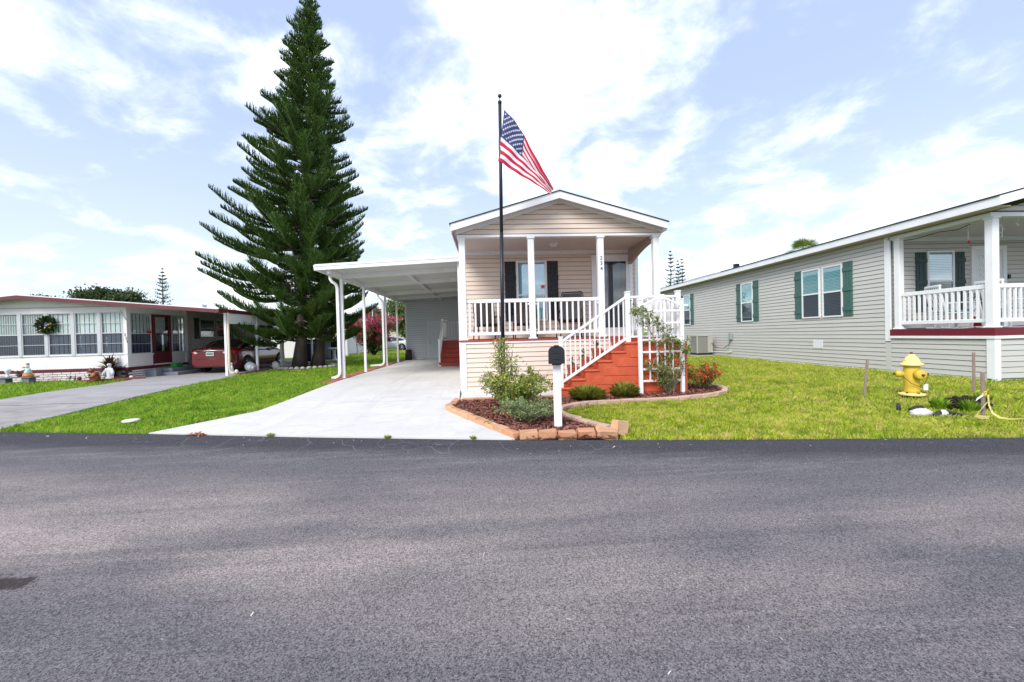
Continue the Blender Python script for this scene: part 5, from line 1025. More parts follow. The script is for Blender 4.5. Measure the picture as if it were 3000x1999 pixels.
T1 = [(7.255, 5.555, .40), (7.262, 5.55, .25), (7.29, 5.53, .14), (7.36, 5.50, .075), (7.48, 5.46, .055), (7.66, 5.44, .06), (7.9, 5.42, .055), (8.2, 5.40, .06), (8.6, 5.45, .06)]
ribbon('tail', T1, .028, TAPE, TP, [(1, 0, .1), (1, 0, .2), (1, 0, .5), (.5, 0, 1), (.2, -.6, 1), (0, -.5, 1), (0, -.5, 1), (0, -.5, 1), (0, -.5, 1)])
ribbon('tail', [(7.25, 5.558, .30), (7.16, 5.56, .20), (7.08, 5.57, .10), (7.15, 5.57, .075), (7.28, 5.56, .065)], .055, TAPE, TP, [(1, 0, .6), (1, 0, .6), (1, 0, .5), (0, -.3, 1), (0, -.3, 1)])
text('lettering', 'CA', .07, BLACK, TP, (7.235, 5.553, .395), (math.pi/2, -.2, 0), .0005)
text('lettering', 'HAL', .05, BLACK, TP, (7.155, 5.545, .16), (math.pi/2, -.85, 0), .0005); text('lettering', 'CAUTION', .05, BLACK, TP, (7.272, 5.535, .23), (math.pi/2, 1.45, 0), .0005)
text('lettering', 'CAUTION', .05, BLACK, TP, (7.78, 5.415, .035), (math.pi/2-.45, .02, 0), .0005); text('lettering', 'CAUTION', .05, BLACK, TP, (8.25, 5.385, .04), (math.pi/2-.45, -.02, 0), .0005)
# ------------------------------------------------------------------ air conditioner and meter by the grey house
ACM = mat('beige_grey_metal', (.42, .41, .38), .5, .06, 4); ACD = mat('ac_dark', (.03, .03, .03), .7)
AC = empty('air_conditioner', (10.85, 20.4, .14), 'beige condenser unit with horizontal louvres beside the grey house wall', 'air conditioner')
bx('pad', GRC if False else mat('pad_concrete', (.36, .36, .37), .9, .1, 5), AC, 10.30, 11.40, 19.85, 20.95, .10, .20, c=.01); bx('coil', ACD, AC, 10.50, 11.20, 20.05, 20.75, .205, 1.14)
bx('base_pan', ACD, AC, 10.47, 11.23, 20.02, 20.78, .2005, .30)
for i in range(16): z = .32+.05*i; bx('louvre', ACM, AC, 10.46, 11.24, 20.01, 20.79, z, z+.028)
bx('top_panel', ACM, AC, 10.44, 11.26, 19.99, 20.81, 1.13, 1.19, c=.015); bx('control_panel', ACM, AC, 11.02, 11.27, 19.985, 20.05, .31, 1.128, c=.008)
bx('corner_post', ACM, AC, 10.445, 10.50, 19.99, 20.05, .30, 1.129)
EB = empty('disconnect_box', (11.43, 18.75, .95), 'small green grey electrical box with cable on the grey wall', 'electrical box'); bx('box', mat('green_grey_box', (.28, .36, .34), .5), EB, 11.37, 11.47, 18.65, 18.83, .98, 1.28, c=.008)
m = MB(); m.tube([(11.43, 18.74, .98), (11.40, 18.85, .72), (11.35, 19.2, .55), (11.28, 19.7, .58), (11.2, 20.0, .80)], .014, 6); m.build('cable', ACD, EB)
m = MB(); m.tube([(11.46, 18.7, .42), (11.40, 18.9, .40), (11.2, 19.6, .36), (11.1, 20.0, .36)], .018, 6); m.build('pipe', WHITE_AL, EB)
# ------------------------------------------------------------------ flower pots on the stairs
TPOT = mat('terracotta_pot', (.44, .12, .06), .8, .12, 6, dirt=.2); ALOE = LF('succulent', (.06, .11, .05), (.22, .28, .14))
for i in range(4):
    x = xs[i]+.12; z = zs[i]+.004; y = 9.62; lb = ('lowest step', 'second step from the ground', 'third step from the ground', 'fourth step from the ground')[i]
    t_ = empty('flower_pot', (x, y, z), 'square terracotta pot with a small succulent on the %s' % lb, 'flower pot', 'terracotta pots on the stairs')
    m = MB(); m.lathe([(0, 0), (.10, 0), (.135, .20), (0, .20)], (x, y, z), 4, False, Matrix.Rotation(math.pi/4, 3, 'Z')); m.build('pot', TPOT, t_); m = MB(); m.lathe([(.0, .19), (.155, .19), (.16, .255), (.135, .255), (.13, .235), (0, .235)], (x, y, z), 4, False, Matrix.Rotation(math.pi/4, 3, 'Z')); m.build('rim', TPOT, t_)
    r = np.random.default_rng(i); n = 40; P = np.array([x, y, z+.22])+np.stack([r.normal(0, .012, n), r.normal(0, .012, n), r.uniform(0, .20, n)], 1); np_obj('succulent', leafquads(P, unit(r.normal(0, 1, (n, 3))+np.array([0, 0, .8])), .075, r), ALOE, t_, origin=(x, y, z))
# ------------------------------------------------------------------ porch chairs
BRZ = mat('dark_bronze_tube', (.035, .025, .022), .4, .1); SLING = mat('brown_sling', (.055, .040, .034), .8, .1, 20, bump=.2, bscale=200); SLG = mat('grey_sling', (.085, .080, .078), .8, .15, 20, bump=.2, bscale=200)
def patio_chair(label, loc, rz_, sm, wide=.58):
    c_ = empty('patio_chair', (0, 0, 0), label, 'chair', 'sling chairs on the porch'); h = wide/2
    m = MB(); m.add([(-h+.03, -.25, .42), (h-.03, -.25, .42), (h-.03, .22, .38), (-h+.03, .22, .38), (-h+.03, .42, 1.02), (h-.03, .42, 1.02), (h-.05, .44, 1.07), (-h+.05, .44, 1.07)], [(0, 1, 2, 3), (3, 2, 5, 4), (4, 5, 6, 7)]); o = m.build('sling', sm, c_); 
    for s in (-1, 1):
        m = MB(); m.tube([(s*h, -.26, .42), (s*h, .22, .38), (s*h, .42, 1.02), (s*(h-.04), .45, 1.10)], .016, 6); m.build('side_frame', BRZ, c_)
        m = MB(); m.tube([(s*(h+.02), -.30, 0), (s*(h+.02), -.26, .35), (s*(h+.02), -.20, .60), (s*(h+.02), -.08, .655), (s*(h+.02), .18, .64), (s*(h+.02), .30, .60)], .016, 6); m.build('arm', BRZ, c_); m = MB(); m.tube([(s*(h+.02), .36, 0), (s*(h+.02), .25, .35), (s*(h+.02), -.05, .42)], .016, 6); m.build('leg', BRZ, c_)
    for y, z in ((-.26, .42), (.22, .37)): m = MB(); m.tube([(-h, y, z), (h, y, z)], .014, 6); m.build('cross_bar', BRZ, c_)
    m = MB(); m.tube([(-h+.04, .45, 1.10), (h-.04, .45, 1.10)], .016, 6); m.build('top_bar', BRZ, c_)
    c_.location = loc; c_.rotation_euler = (0, 0, rz_); return c_
patio_chair('brown sling chair at the left end of the porch', (-.02, 11.2, 1.347), .25, SLING); patio_chair('brown sling chair in the middle of the porch behind the flagpole', (1.02, 11.15, 1.347), -.15, SLING); patio_chair('tall grey sling chair at the right end of the porch railing', (2.25, 11.1, 1.347), -.35, SLG, .62).scale = (1, 1, 1.16)
# ------------------------------------------------------------------ grey house porch furniture
TEAL = mat('teal_cushion', (.03, .30, .30), .8, .1)
def rocker(label, loc, rz_):
    c_ = empty('white_chair', (0, 0, 0), label, 'chair', 'white porch chairs with teal cushions')
    for s in (-1, 1):
        m = MB(); m.tube([(s*.28, -.3, .02), (s*.28, 0, 0), (s*.28, .4, .03)], .02, 5); m.build('rocker', WHITE, c_); bx('front_leg', WHITE, c_, s*.28-.022, s*.28+.022, -.27, -.23, .02, .66); bx('arm', WHITE, c_, s*.28-.04, s*.28+.04, -.31, .24, .661, .69, c=.006)
        m = MB(); m.prism([(s*.28-.02, .18, .02), (s*.28-.02, .22, .02), (s*.28-.02, .42, 1.10), (s*.28-.02, .38, 1.10)], (.04, 0, 0)); m.build('back_post', WHITE, c_)
    bx('seat', WHITE, c_, -.27, .27, -.28, .22, .40, .43); bx('top_rail', WHITE, c_, -.31, .31, .36, .42, 1.085, 1.16, c=.02); bx('cushion', TEAL, c_, -.27, .27, .33, .37, .95, 1.08, c=.015); bx('seat_cushion', TEAL, c_, -.25, .25, -.26, .20, .4305, .48, c=.02)
    for i in range(6): x = -.2+.08*i; m = MB(); m.prism([(x-.015, .235, .45), (x-.015, .25, .45), (x-.015, .41, 1.09), (x-.015, .395, 1.09)], (.03, 0, 0)); m.build('back_slat', WHITE, c_)
    c_.location = loc; c_.rotation_euler = (0, 0, rz_)
rocker('white porch chair with teal cushion below the grey house window', (12.30, 10.2, 1.325), 1.2); rocker('white porch chair with teal cushion beside the corner post', (12.55, 9.25, 1.325), 1.5)
shrub('potted_plant', (12.75, 9.9, 1.62), .78, .22, 'leafy green plant in a red pot on the grey house porch', .06, BOUGL, stems=9, nleaf=420, seed=31, twigs=5, low=.15, shape=.2, cat='plant')
m = MB(); m.lathe([(0, 0), (.12, 0), (.17, .30), (.155, .30), (0, .28)], (12.75, 9.9, 1.325), 14); m.build('plant_pot', mat('red_pot', (.45, .02, .02), .5), None, 'red pot standing on the grey house porch floor', 'pot')
LB = mat('clear_bulb_string', (.75, .75, .74), .3)
IL = empty('icicle_lights', (11.6, 8.9, 3.8), 'white icicle light strings hanging from the grey house porch ceiling', 'string lights')
r_ = random.Random(8)
for (x, y, ln) in ((12.05, 9.6, .42), (12.25, 9.4, .24), (12.35, 9.15, .45), (12.55, 9.0, .22), (12.95, 8.95, .42), (13.25, 8.95, .3), (13.6, 8.95, .45)):
    m = MB(); P = [Vector((x+r_.uniform(-.02, .02), y, 3.95-ln*t)) for t in np.linspace(0, 1, 6)]; m.tube(P, .007, 4)
    for p in P[1:]: m.tube([p, p+Vector((r_.choice((-1, 1))*.05, 0, .012))], .008, 4)
    m.build('strand', LB, IL)
m = MB(); m.tube([(11.66, 10.95, 3.82), (11.75, 10.6, 3.80), (11.85, 10.1, 3.86), (12.0, 9.8, 3.84), (12.1, 9.6, 3.93)], .010, 5); m.build('wire', BLACK, IL); m = MB(); m.tube([(11.72, 11.06, 3.8), (11.72, 11.065, 3.0), (11.74, 11.06, 2.2), (11.73, 11.06, 1.5)], .010, 5); m.build('wire', BLACK, IL)
m = MB(); m.blob((12.06, 9.6, 3.49), .035, 8, 6); m.build('red_ornament', MT['red_sticker'], IL)

for i, (x, y, lb) in enumerate(((7.52, 6.42, 'tall grass tuft at the left of the dug earth'), (7.75, 6.18, 'tall grass tuft in front of the dug earth'), (8.5, 6.62, 'tall grass tuft at the right of the dug earth'))): tuft('grass_tuft', (x, y, gz(x, y)), .22, .18, lb, BL_L, 160, .006, 'tall grass round the dug earth', 'grass', seed=50+i)
# ------------------------------------------------------------------ cars
TYRE = mat('tyre_rubber', (.015, .015, .016), .8, .2); ALLOY = mat('alloy_wheel', (.62, .63, .65), .25, .05, metal=.9); CARGL = mat('car_glass', (.012, .015, .016), .05, .1, spec=.9, coat=.5); TRIM = mat('black_trim', (.012, .012, .013), .5)
def car(label, body_m, loc, rz_, detailed=True, group=None):
    C_ = empty('parked_car', (0, 0, 0), label, 'car', group)
    st_ = [(0.0, .74, .33, .62, .99), (.03, .80, .28, .60, 1.03), (.14, .86, .26, .60, 1.07), (.50, .905, .24, .60, 1.08), (1.0, .915, .20, .60, 1.02), (1.7, .918, .19, .60, .99), (2.6, .918, .19, .60, .96), (3.3, .915, .19, .60, .96), (3.8, .91, .20, .58, .97), (4.2, .89, .21, .55, .90), (4.55, .83, .22, .50, .80), (4.76, .70, .26, .48, .68), (4.84, .50, .32, .46, .58)]
    m = MB(); vs = []
    for (l, w_, zb, zm, zt) in st_:
        half = [(0, zb), (w_*.86, zb), (w_*.97, zb+.07), (w_, zm-.08), (w_*.995, zm+.06), (w_*.985, zt-.16), (w_*.95, zt-.06), (w_*.86, zt-.005), (w_*.5, zt+.02), (0, zt+.03)]
        vs += [(x, l, z) for x, z in half]+[(-x, l, z) for x, z in half[-2:0:-1]]
    n = 18; fs_ = [(i*n+k, i*n+(k+1) % n, (i+1)*n+(k+1) % n, (i+1)*n+k) for i in range(len(st_)-1) for k in range(n)]+[tuple(range(n)), tuple(reversed(range((len(st_)-1)*n, len(st_)*n)))]
    m.add(vs, [tuple(reversed(f)) for f in fs_], True); m.sm[-1] = m.sm[-2] = False; m.build('body', body_m, C_)
    gh = [(.62, .72, .60, 1.05, 1.085), (1.15, .80, .56, 1.03, 1.30), (1.6, .82, .57, 1.01, 1.425), (2.1, .83, .585, 1.0, 1.47), (2.6, .83, .58, .99, 1.455), (3.0, .82, .57, .985, 1.38), (3.45, .80, .60, .98, 1.19), (3.95, .74, .62, .97, .99)]
    m = MB(); vs = []
    for (l, wb, wt, zb, zt) in gh:
        half = [(wb, zb-.06), (wb-.01, zb), (wb+(wt-wb)*.5, zb+(zt-zb)*.55), (wt+.03, zt-.05), (wt-.06, zt-.005), (wt*.5, zt+.012), (0, zt+.016)]; vs += [(x, l, z) for x, z in half]+[(-x, l, z) for x, z in half[-2::-1]]
    n = 13; m.add(vs, [(i*n+k, (i+1)*n+k, (i+1)*n+k+1, i*n+k+1) for i in range(len(gh)-1) for k in range(n-1)], True); m.build('cabin_glass', CARGL, C_)
    m = MB(); vs = []                          # painted roof skin with the pillars
    rf = [(1.40, .575, 1.385), (1.6, .575, 1.44), (2.1, .59, 1.486), (2.6, .585, 1.471), (2.95, .57, 1.415)]
    for l, w_, z in rf: vs += [(-w_-.035, l, z-.065), (-w_+.05, l, z-.006), (0, l, z+.012), (w_-.05, l, z-.006), (w_+.035, l, z-.065)]
    m.add(vs, [(i*5+k, i*5+k+1, i*5+6+k, i*5+5+k) for i in range(4) for k in range(4)], True); m.build('roof', body_m, C_)
    for s in (-1, 1):
        for P in ([(s*.76, .70, 1.06), (s*.665, 1.25, 1.32), (s*.61, 1.6, 1.385)], [(s*.79, 3.62, 1.02), (s*.70, 3.25, 1.25), (s*.61, 2.9, 1.375)]): m = MB(); m.tube(P, [.05, .04, .035], 6); m.build('pillar', body_m, C_)
        m = MB(); m.tube([(s*.835, 1.05, 1.03), (s*.842, 2.0, 1.005), (s*.84, 3.0, .99), (s*.80, 3.7, .985)], .016, 5); m.build('chrome_strip', CHROME, C_)
        m = MB(); m.blob((s*.98, 3.35, 1.05), (.10, .06, .07), 10, 6); m.build('mirror', body_m, C_)
        for wy in (1.08, 3.88):
            x0 = s*.80; Mx = Matrix.Rotation(s*math.pi/2, 3, 'Y'); wh = MB(); wh.lathe([(.22, .0), (.325, 0), (.335, .03), (.335, .11), (.325, .135), (.235, .135), (.235, .10), (.22, .10)], (x0, wy, .335), 28, M=Mx); w_o = wh.build('wheel', TYRE, C_)
            m = MB(); m.lathe([(0, .06), (.05, .115), (.06, .115), (.07, .09), (.21, .05), (.225, .118), (.235, .128), (.24, .10), (.24, .03), (0, .03)], (x0, wy, .335), 24, M=Mx); 
            m2 = MB(); m2.lathe([(0, .035), (.215, .035), (.215, .04), (0, .04)], (x0, wy, .335), 20, M=Mx); m2.build('brake_shadow', TRIM, w_o)
            m = MB(); m.lathe([(.205, .05), (.236, .05), (.236, .13), (.226, .13), (.21, .10)], (x0, wy, .335), 28, M=Mx)
            for k in range(10):
                a = k*math.pi/5+(.12 if k % 2 else -.12); c0 = Vector((x0+s*.115, wy, .335)); d = Vector((0, math.cos(a), math.sin(a))); m.tube([c0+d*.03, c0+d*.12+Vector((s*.005, 0, 0)), c0+d*.215-Vector((s*.0, 0, 0))], [.018, .014, .02], 5)
            m.lathe([(0, .08), (.045, .08), (.04, .122), (0, .125)], (x0, wy, .335), 12, M=Mx); m.build('rim', ALLOY, w_o)
            m = MB(); m.lathe([(.0, .0), (.385, .0), (.385, .004), (0, .004)], (s*.9155, wy, .35), 28, M=Mx); m.build('wheel_arch', TRIM, C_)
    if detailed:
        LENS = mat('red_tail_lens', (.55, .01, .012), .15, .1, spec=.7); CLR = mat('clear_lens', (.75, .70, .70), .15, .05, spec=.7)
        for s in (-1, 1):
            m = MB(); m.prism([(s*.58, -.005, .80), (s*.70, -.005, .93), (s*.86, .14, .965), (s*.90, .42, .93), (s*.89, .16, .84), (s*.72, .0, .79)], (0, .03, 0)); m.build('tail_light', LENS, C_); m = MB(); m.prism([(s*.50, -.012, .87), (s*.56, -.012, .92), (s*.68, -.006, .92), (s*.60, -.010, .83)], (0, .02, 0)); m.build('reverse_light', CLR, C_)
        m = MB(); m.tube([(-.55, .0, .945), (-.2, -.03, .965), (.2, -.03, .965), (.55, .0, .945)], .016, 6); m.build('chrome_strip', CHROME, C_)
        pl = bx('license_plate', mat('plate_white', (.70, .74, .70), .4, .05, 9), C_, -.155, .155, -.022, -.012, .745, .90); bx('plate_print', mat('plate_green', (.10, .30, .22), .5, .3, 25), pl, -.125, .125, -.0245, -.0225, .785, .865)
        m = MB(); m.tube([(.065*math.cos(a), -.004, 1.0+.034*math.sin(a)) for a in np.linspace(0, 2*math.pi, 17)], .006, 5, cap=False); em = m.build('emblem', CHROME, C_); text('emblem_letter', 'H', .07, CHROME, em, (0, -.008, .975), (math.pi/2, .25, 0), .004)
        m = MB(); m.tube([(-.72, .02, .60), (0, -.02, .61), (.72, .02, .60)], .012, 5); m.build('bumper_crease', body_m, C_)
    C_.location = loc; C_.rotation_euler = (0, 0, rz_); return C_
RCAR = mat('dark_red_car_paint', (.15, .003, .009), .25, .05, 4, coat=1.0, spec=.6); WCAR = mat('white_car_paint', (.75, .76, .78), .25, .03, 4, coat=1.0)
car('dark red sedan parked under the carport of the maroon house', RCAR, (-11.65, 17.85, .165), 0.0)
car('white car parked far behind the flowering bougainvillea', WCAR, (-8.2, 45.4, .16), math.pi/2, False)
# ------------------------------------------------------------------ ornaments in front of the maroon house
STONEG = mat('grey_cast_stone', (.16, .17, .19), .9, .15, 9, bump=.3); PLAST = mat('white_plaster', (.72, .74, .78), .7, .08, 9, bump=.15, bscale=30); BEAR = mat('glazed_brown', (.22, .06, .02), .4, .35, 9); OR = mat('orange_glaze', (.65, .18, .03), .5, .2, 9); AQ = mat('aqua_glaze', (.45, .62, .58), .5, .1); DKB = mat('dark_brown_resin', (.10, .05, .04), .7, .3, 12); SKIN = mat('pale_resin', (.75, .66, .58), .6, .1)
B_ = empty('garden_bench', (-17.2, 15.95, .16), 'low grey stone bench holding figurines by the brick skirting', 'bench'); bx('slab', STONEG, B_, -17.85, -16.60, 15.8, 16.12, .355, .395, c=.008)
for x in (-17.75, -16.95): bx('leg', STONEG, B_, x, x+.26, 15.84, 16.08, .13, .3545, c=.008)
m = MB(); m.lathe([(0, 0), (.05, 0), (.06, .03), (.035, .06), (.05, .14), (.085, .22), (.09, .27), (.075, .30), (0, .28)], (-17.52, 15.95, .396), 14); m.build('stone_urn', PLAST, None, 'small pale stone urn on the left end of the bench', 'urn')
F1 = empty('rabbit_figurine', (-17.12, 15.95, .396), 'small dark seated animal figurine in the middle of the bench', 'figurine')
m = MB(); m.blob((-17.12, 15.95, .47), (.085, .07, .09), 10, 8); m.blob((-17.12, 15.90, .58), (.055, .055, .055), 10, 8); m.build('body', DKB, F1)
for s in (-1, 1): m = MB(); m.blob((-17.12+s*.07, 15.90, .625), (.06, .015, .02), 8, 6); m.build('ear', SKIN, F1)
F2 = empty('goose_figurine', (-16.82, 15.95, .396), 'colourful figurine with white head, aqua dress and orange base on the bench', 'figurine')
m = MB(); m.lathe([(0, 0), (.14, .0), (.15, .05), (.11, .10), (0, .11)], (-16.82, 15.95, .396), 14); m.build('pumpkin_base', OR, F2); m = MB(); m.lathe([(0, .09), (.115, .10), (.10, .18), (.065, .27), (.05, .32), (0, .33)], (-16.82, 15.95, .396), 14); m.build('dress', AQ, F2)
m = MB(); m.blob((-16.82, 15.93, .78), (.06, .06, .075), 10, 8); m.build('head', PLAST, F2); m = MB(); m.lathe([(0, .0), (.055, .0), (.05, .03), (0, .05)], (-16.81, 15.94, .84), 10); m.build('cap', DKB, F2); m = MB(); m.blob((-16.93, 15.92, .74), (.06, .04, .035), 8, 6); m.build('basket', mat('gold_glaze', (.65, .38, .06), .5), F2)
m = MB(); m.blob((-16.92, 15.92, .66), (.03, .03, .03), 8, 6); m.blob((-16.74, 15.92, .66), (.03, .05, .03), 8, 6); m.build('hands', PLAST, F2, kind='stuff')
BR = empty('bear_statue', (-14.12, 15.5, .16), 'brown glazed seated bear statue beside the white statue', 'statue')
m = MB(); m.lathe([(0, 0), (.15, 0), (.20, .08), (.21, .18), (.18, .30), (.12, .40), (.09, .44), (0, .45)], (-14.10, 15.5, .16), 16); m.blob((-14.20, 15.42, .66), (.115, .105, .10), 12, 8); m.blob((-14.30, 15.36, .63), (.055, .055, .05), 8, 6); m.build('body', BEAR, BR)
for s in (-1, 1): m = MB(); m.blob((-14.18+s*.085, 15.46, .755), .036, 8, 6); m.build('ear', BEAR, BR); m = MB(); m.tube([(-14.12+s*.15, 15.44, .48), (-14.18+s*.14, 15.30, .40), (-14.20+s*.06, 15.25, .40)], [.06, .05, .045], 8); m.build('arm', BEAR, BR); m = MB(); m.blob((-14.12+s*.13, 15.33, .22), (.065, .13, .06), 8, 6); m.build('leg', BEAR, BR)
m = MB(); m.blob((-14.20, 15.235, .42), (.05, .04, .05), 8, 6); m.build('held_ball', SKIN, BR); BR.scale = (.72, .72, .82)
MS = empty('robed_statue', (-14.02, 15.98, .18), 'white plaster statue of a veiled robed figure with lowered hands', 'statue')
m = MB(); m.lathe([(0, 0), (.115, 0), (.12, .03), (.10, .05), (.105, .12), (.10, .26), (.105, .36), (.10, .42), (.055, .46), (.04, .48), (.055, .52), (.062, .56), (.05, .60), (0, .615)], (-14.02, 15.98, .18), 16, M=Matrix(((1, 0, 0), (0, .8, 0), (0, 0, 1)))); m.build('robe', PLAST, MS)
for s in (-1, 1): m = MB(); m.tube([(-14.02+s*.075, 15.96, .60), (-14.02+s*.15, 15.93, .46), (-14.02+s*.175, 15.89, .36)], [.045, .05, .035], 8); m.add([(-14.02+s*.10, 15.96, .56), (-14.02+s*.20, 15.91, .38), (-14.02+s*.14, 15.95, .24), (-14.02+s*.09, 15.98, .30)], [(0, 1, 2, 3)]); m.build('arm', PLAST, MS)
m = MB(); m.blob((-14.02, 15.93, .745), (.038, .035, .048), 10, 8); m.build('face', PLAST, MS)
REDT = mat('red_timber', (.24, .07, .05), .85, .25, 6, dirt=.3); m = MB(); m.prism([(-14.75, 15.55, .15), (-14.65, 15.50, .15), (-13.0, 16.28, .15), (-13.08, 16.38, .15)], (0, 0, .09)); m.build('timber_edging', REDT, None, 'weathered red timber edging in front of the white statue', 'edging')
sheet('statue_bed', [(-14.7, 15.6), (-13.1, 16.36), (-14.0, 16.48), (-15.2, 16.48)], .01, MULB, label='small dirt bed by the statue', kind='structure')
m = MB(); m.blob((-16.1, 16.1, .18), (.13, .06, .035), 10, 6); m.build('red_dish', MT['red_sticker'], None, 'small red dish on the grass right of the bench', 'dish')
m = MB(); m.lathe([(0, 0), (.05, 0), (.065, .1), (.05, .15), (0, .15)], (-15.30, 16.2, .16), 10); m.build('small_jar', DKB, None, 'little brown jar in front of the painted bricks', 'jar')
for i, (x, lb) in enumerate(((-15.75, 'small dark seedling in front of the bricks, nearer the bench'), (-15.55, 'small dark seedling in front of the bricks, beside the brown jar'), (-14.85, 'leafy weed climbing the painted bricks left of the bear'))): shrub('seedling', (x, 16.3, .16), .22 if i < 2 else .34, .07, lb, .05, ROSEL if i == 2 else CORD, stems=4, nleaf=30, seed=40+i, twigs=3, low=.2, cat='plant')
m = MB(); m.blob((-13.45, 16.2, .24), (.07, .05, .07), 9, 7, .1, 2); m.build('pale_stone', ROCK, None, 'pale rounded stone at the end of the timber edging', 'stone')
# wreath on the porch windows
WR = empty('wreath', (-16.62, 16.4, 1.98), 'green wreath with pink and yellow flowers on the porch windows', 'wreath'); r = np.random.default_rng(3); n = 700; a = r.uniform(0, 6.28, n); R_ = .20+r.normal(0, .045, n)
P = np.stack([-16.62+R_*np.cos(a), 16.42+r.normal(0, .03, n), 2.28+R_*np.sin(a)], 1); np_obj('greenery', leafquads(P, unit(r.normal(0, 1, (n, 3))+.8*np.stack([np.cos(a), -.5+0*a, np.sin(a)], 1)), .12, r), LF('wreath_leaf', (.008, .025, .008), (.05, .10, .03)), WR, origin=(-16.62, 16.4, 1.98), kind='stuff')
PK_ = mat('pink_flower', (.75, .42, .42), .6); YL_ = mat('yellow_flower', (.75, .50, .08), .6)
for i, (dx, dz, mm_) in enumerate(((-.11, .16, PK_), (.14, .03, PK_), (.02, -.12, PK_), (-.16, -.05, PK_), (-.2, .19, YL_), (.22, .06, YL_), (.19, -.08, YL_), (-.12, -.18, YL_), (.06, -.2, YL_))): m = MB(); m.blob((-16.62+dx, 16.37, 2.28+dz), (.045, .025, .045), 8, 6, .15, i); m.build('flower', mm_, WR)
# along the red car
F3 = empty('dog_figurine', (-10.45, 17.3, .16), 'small white and blue figurine at the foot of the neighbour carport post', 'figurine'); m = MB(); m.cbox(-10.6, -10.35, 17.2, 17.4, .16, .30, c=.02); m.build('base', mat('blue_white_glaze', (.42, .45, .60), .4, .4, 14), F3); m = MB(); m.lathe([(0, 0), (.07, 0), (.06, .12), (.04, .22), (0, .24)], (-10.47, 17.3, .30), 10); m.blob((-10.46, 17.27, .58), (.055, .06, .05), 8, 6); m.build('dog', PLAST, F3); m = MB(); m.blob((-10.28, 17.3, .25), (.08, .07, .10), 8, 7); m.build('companion', SKIN, F3)
PTB = empty('tipped_pot', (-10.25, 18.4, .16), 'blue and white ceramic pot lying on its side by the red car', 'pot'); Mx = Vector((-.75, .62, .12)).to_track_quat('Z', 'Y').to_matrix(); m = MB(); m.lathe([(0, -.16), (.11, -.16), (.14, -.14), (.19, 0), (.20, .10), (.21, .14), (.215, .17), (.18, .17), (.17, .10), (.1, -.1), (0, -.12)], (-10.3, 18.4, .36), 20, M=Mx); m.build('pot_shell', mat('blue_white_ceramic', (.22, .32, .42), .25, 0, 16, col2=(.68, .70, .70), spec=.6), PTB); m = MB(); m.lathe([(0, -.175), (.085, -.175), (.085, -.161), (0, -.161)], (-10.3, 18.4, .36), 16, M=Mx); m.build('pot_base', SKIN, PTB)
m = MB(); m.lathe([(0, 0), (.075, 0), (.075, .03), (.055, .04), (.055, .18), (.08, .2), (.05, .27), (0, .3)], (-10.35, 20.2, .16), 10); m.build('red_ornament', MAROON, None, 'little red hydrant shaped ornament beside the agave', 'ornament')
bx('timber_edging', REDT, None, -9.92, -9.84, 16.7, 24.0, .13, .23, label='long red timber edging along the neighbour carport', cat='edging')
bx('green_box', mat('green_plastic', (.03, .40, .06), .5, .1), None, -13.7, -13.45, 18.45, 18.85, .463, .62, c=.012, label='bright green plastic box on the grey door steps', cat='box')
# ring of stones and mulch round the pines
ringm = mat('ring_stone', (.46, .43, .42), .9, .2, 6, objvar=.6, bump=.5); RG = empty('tree_ring', (-8.6, 20, .16), 'ring of pale stones edging the mulch below the pines', 'edging'); pts = [(-8.62+1.28*math.cos(a), 20.05+1.15*math.sin(a)) for a in np.linspace(0, 2*math.pi, 33)[:-1]]
for i, (x, y) in enumerate(pts): m = MB(); m.blob((x, y, .21), (.11, .085, .075), 9, 6, .2, i); m.build('stone', ringm, RG)
sheet('tree_bed', [(-8.62+1.2*math.cos(a), 20.05+1.08*math.sin(a)) for a in np.linspace(0, 2*math.pi, 25)[:-1]], .035, MULB, label='mulch bed under the two pines', kind='structure')
m = MB(); m.blob((-9.75, 19.3, .34), (.17, .13, .20), 10, 8, .12, 5); m.build('field_stone', ROCK, None, 'upright pale stone at the left of the pine trunk', 'stone')
# ------------------------------------------------------------------ back yard things
BB = empty('birdbath', (-9.35, 25.4, .16), 'white pedestal birdbath on the lawn behind the pines', 'birdbath'); m = MB(); m.lathe([(0, 0), (.24, 0), (.24, .05), (.15, .10), (.10, .2), (.085, .5), (.12, .68), (0, .70)], (-9.35, 25.4, .16), 18); m.build('pedestal', PLAST, BB); m = MB(); m.lathe([(0, .69), (.15, .69), (.36, .76), (.38, .80), (.35, .81), (.12, .74), (0, .73)], (-9.35, 25.4, .16), 22); m.build('bowl', PLAST, BB)
TB = empty('garden_tub', (-11.2, 28.0, .16), 'large grey tub with a dark lid behind the birdbath', 'tub'); bx('tub_body', mat('grey_tub', (.30, .31, .30), .6, .15, 4), TB, -12.6, -10.35, 27.5, 28.6, .16, 1.38, c=.08); bx('lid', TRIM, TB, -12.7, -9.75, 27.4, 28.7, 1.381, 1.52, c=.02); bx('dark_side', TRIM, TB, -10.349, -9.85, 27.55, 28.55, .16, 1.38, c=.03)
bx('blue_bin', mat('navy_plastic', (.02, .025, .09), .5), None, -11.4, -10.6, 25.6, 26.3, .16, 1.25, c=.05, label='dark blue plastic bin in front of the red car', cat='bin')
